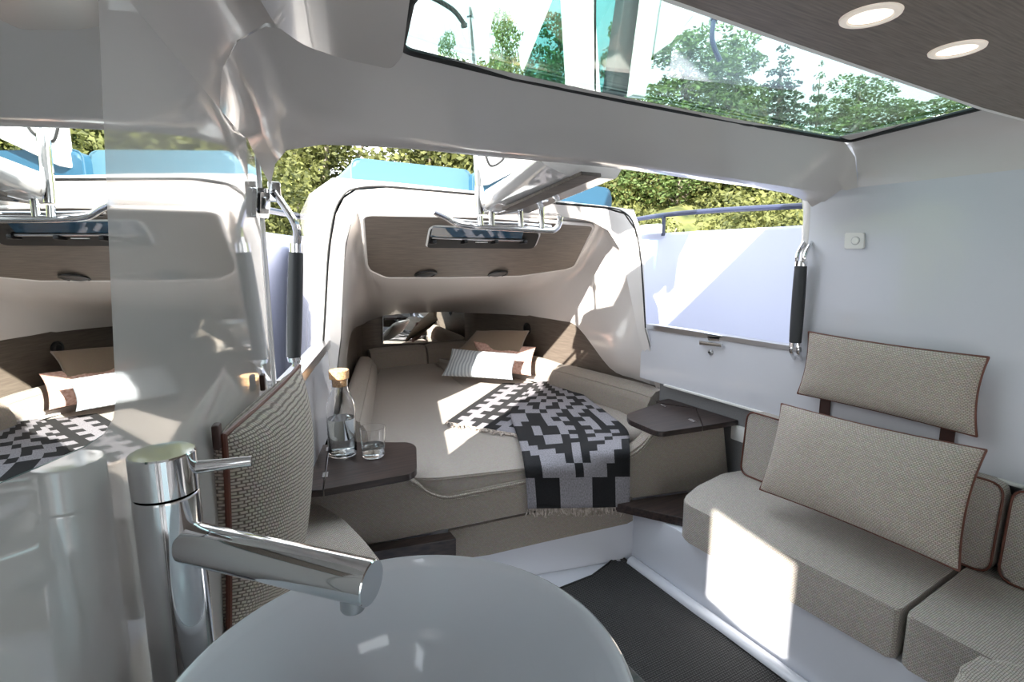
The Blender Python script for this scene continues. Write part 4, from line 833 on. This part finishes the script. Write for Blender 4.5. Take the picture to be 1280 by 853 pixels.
# ================================================================== LANDSCAPE
bm = B(); slab(bm, [V3((-60, -60, -1.4)), V3((60, -60, -1.4)), V3((60, 60, -1.4)), V3((-60, 60, -1.4))], (0, 0, .1)); obj('floor', bm, wm, kind='structure')
bm = B(); rows = []; rnd = random.Random(3)
for i, (r, z) in enumerate(((9.5, -1.4), (10.5, .2), (12, 1.3), (14, 2.4), (17, 3.4), (22, 4.3), (30, 5))):
    rows.append([V3((r * math.sin(R(b)), r * math.cos(R(b)), z + rnd.uniform(-.25, .25))) for b in range(-70, 131, 4)])
grid(bm, rows); obj('floor', bm, grassm, kind='structure')
def leafcloud(name, blobs, n, size, m, seed, droop=0.0):
    rnd = random.Random(seed); bm = B(); tot = sum(b[3] ** 2 for b in blobs)
    for bx, by, bz, br, bh in blobs:
        for _ in range(int(n * br * br / tot)):
            while True:
                d = V3((rnd.gauss(0, 1), rnd.gauss(0, 1), rnd.gauss(0, 1)));
                if d.length > .1: break
            d.normalize(); rr = rnd.uniform(.55, 1.05) ** .6
            p = V3((bx + d.x * br * rr, by + d.y * br * rr, bz + d.z * bh * rr))
            a = V3((rnd.gauss(0, 1), rnd.gauss(0, 1), rnd.gauss(0, 1) * .7 - droop)).normalized(); b = a.cross(V3((rnd.gauss(0, 1), rnd.gauss(0, 1), rnd.gauss(0, 1)))).normalized()
            s = size * rnd.uniform(.6, 1.3)
            vs = [bm.verts.new(p + a * s), bm.verts.new(p + b * s * .5), bm.verts.new(p - a * s), bm.verts.new(p - b * s * .5)]; bm.faces.new(vs)
    me = bpy.data.meshes.new(name); bm.to_mesh(me); bm.free(); me.materials.append(m); return me
def blobs(rnd, n, r, h0, h1, br, top=1.0):
    o = []
    for k in range(n):
        s = k / max(1, n - 1); rad = r * (1 - s * .7) * rnd.uniform(.2, 1) * top; a = rnd.uniform(0, 6.28); b = br * (1.15 - .6 * s)
        o.append((rad * math.cos(a), rad * math.sin(a), h0 + (h1 - h0) * s, b, b * .8))
    return o
rb = random.Random(21)
birch = [leafcloud('birch_crown', blobs(rb, 26, 1.5, 1.8, 7.2, .95), 15000, .068, leaf_a, 1, .5), leafcloud('birch_crown', blobs(rb, 22, 1.2, 1.5, 7.4, .75), 12000, .068, leaf_a, 2, .5)]
sb = []
for k in range(15):
    s = k / 14; rr0 = 1.5 * (1 - s) + .12
    for a in range(6 if s < .8 else 3):
        an = a * 1.05 + k; sb.append((rr0 * .6 * math.cos(an), rr0 * .6 * math.sin(an), 1 + 6.6 * s - .12, rr0 * .42 + .06, .13))
spruce = leafcloud('spruce_crown', sb, 15000, .07, leaf_b, 5, .6)
bush = [leafcloud('shrub_crown', blobs(rb, 16, 1.3, .5, 2.2, .9, 1.2), 16000, .048, leaf_c, 7), leafcloud('shrub_crown', blobs(rb, 14, 1.4, .4, 1.9, .8, 1.2), 15000, .048, leaf_c, 8)]
trk = B(); tube(trk, [V3((0, 0, 0)), V3((.05, .03, 2.5)), V3((-.03, .05, 5)), V3((0, 0, 7))], [.16, .12, .07, .02], 8)
tme = bpy.data.meshes.new('trunk'); trk.to_mesh(tme); trk.free(); tme.materials.append(bark)
stm = B()
for k in range(5): tube(stm, [V3((0, 0, 0)), V3((.5 * math.cos(k * 1.3), .5 * math.sin(k * 1.3), .9)), V3((.9 * math.cos(k * 1.3), .9 * math.sin(k * 1.3), 1.8))], [.05, .035, .01], 5)
sme = bpy.data.meshes.new('stem'); stm.to_mesh(sme); stm.free(); sme.materials.append(bark)
def plant(kind, crown, trunk, brg, dist, z, sc, rot, label, cat, grp):
    t = thing(kind, V3((dist * math.sin(R(brg)), dist * math.cos(R(brg)), z)), label, cat, grp)
    for nm, me in (('crown', crown), ('trunk' if trunk is tme else 'stem', trunk)):
        o = bpy.data.objects.new(nm, me); COL.objects.link(o); o.parent = t; o.scale = (sc[0], sc[0], sc[1]); o.rotation_euler = (0, 0, rot)
        if nm == 'crown': o['kind'] = 'stuff'
BT = 'birches behind the bank'; ST = 'spruces behind the bank'
for u, v, dist, wd, cr, lb in ((562, 30, 19, .38, 1, 'slim birch at the far left inside the skylight'), (628, -5, 18, .5, 0, 'birch seen between the white slanted skylight posts'), (700, 0, 17, .7, 0, 'birch seen behind the teal windscreen panes'),
    (775, 20, 18, .6, 1, 'birch behind the grey windscreen post'), (862, 22, 15, .9, 0, 'broad leafy birch just right of the windscreen corner'), (925, 30, 17, .8, 1, 'tall airy birch left of the spruce in the skylight'), (1078, 84, 16, .62, 0, 'rounded dense birch right of the narrow spruce'),
    (1132, 118, 15, .55, 1, 'low birch near the right corner of skylight'), (1190, 112, 12, .6, 0, 'leafy birch at the far right tip of skylight')):
    r_ = ray(u, v); k_ = dist / math.hypot(r_.x, r_.y); zt_ = HC + r_.z * k_; bz = 2.0
    plant('birch_tree', birch[cr], tme, math.degrees(math.atan2(r_.x, r_.y)), dist, bz, (wd * 1.35, (zt_ - bz) / 7.9), u * .1, lb, 'tree', BT)
for u, v, dist, wd, lb in ((978, 52, 19, .95, 'tall spruce in the middle of the skylight'), (1027, 72, 20, .42, 'narrow pointed spruce right of the tall one')):
    r_ = ray(u, v); k_ = dist / math.hypot(r_.x, r_.y); zt_ = HC + r_.z * k_; bz = 2.0
    plant('spruce_tree', spruce, tme, math.degrees(math.atan2(r_.x, r_.y)), dist, bz, (wd * 1.3, (zt_ - bz) / 7.75), u * .1, lb, 'tree', ST)
SG = 'sunlit shrubs on the bank'
k = 0
for brg, dist, z, s, lb in ((4, 11.5, .1, 1.3, 'sunlit shrub on the bank right behind the left grab handle'), (16, 11, .1, 1.3, 'sunlit shrub behind the left end of light blue sun cushion'), (27, 11.5, .0, 1.3, 'sunlit shrub behind the upright chrome pole'), (41, 11.5, -.3, 1.25, 'sunlit shrub above the small white box on right bulwark'), (53, 11.5, -.4, 1.2, 'sunlit shrub above the right bulwark beside the right pillar')):
    plant('shrub', bush[k % 2], sme, brg, dist, z, (s, s), k * 1.7, lb, 'shrub', SG); k += 1
for brg, dist, z, s, lb in ((9, 16, 1.9, 1.5, 'higher shrub behind the left opening, upper bank'), (22, 16, 1.9, 1.5, 'higher shrub on upper bank, over the light blue cushion'), (47, 16, 1.7, 1.4, 'higher shrub on upper bank over the middle of right opening')):
    plant('shrub', bush[k % 2], sme, brg, dist, z, (s * 1.25, s * 1.3), k * 1.7, lb, 'shrub', 'shrubs higher up the bank'); k += 1
for u, v, lb in ((640, 60, 'tall bush low in the skylight between the white slanted posts'), (775, 85, 'tall bush low in the skylight behind grey post'), (925, 112, 'tall bush at skylight gasket beneath the broad birch'), (995, 125, 'tall bush at skylight gasket beneath the spruces'), (1120, 132, 'tall bush right above the right skylight corner'), (1185, 122, 'tall bush at the far right tip of skylight')):
    r_ = ray(u, v); dist = 16; k_ = dist / math.hypot(r_.x, r_.y); zt_ = HC + r_.z * k_
    plant('shrub', bush[k % 2], sme, math.degrees(math.atan2(r_.x, r_.y)), dist, 2.2, (1.0, (zt_ - 2.2) / 2.7), k * 1.7, lb, 'shrub', 'tall bushes seen through the skylight'); k += 1
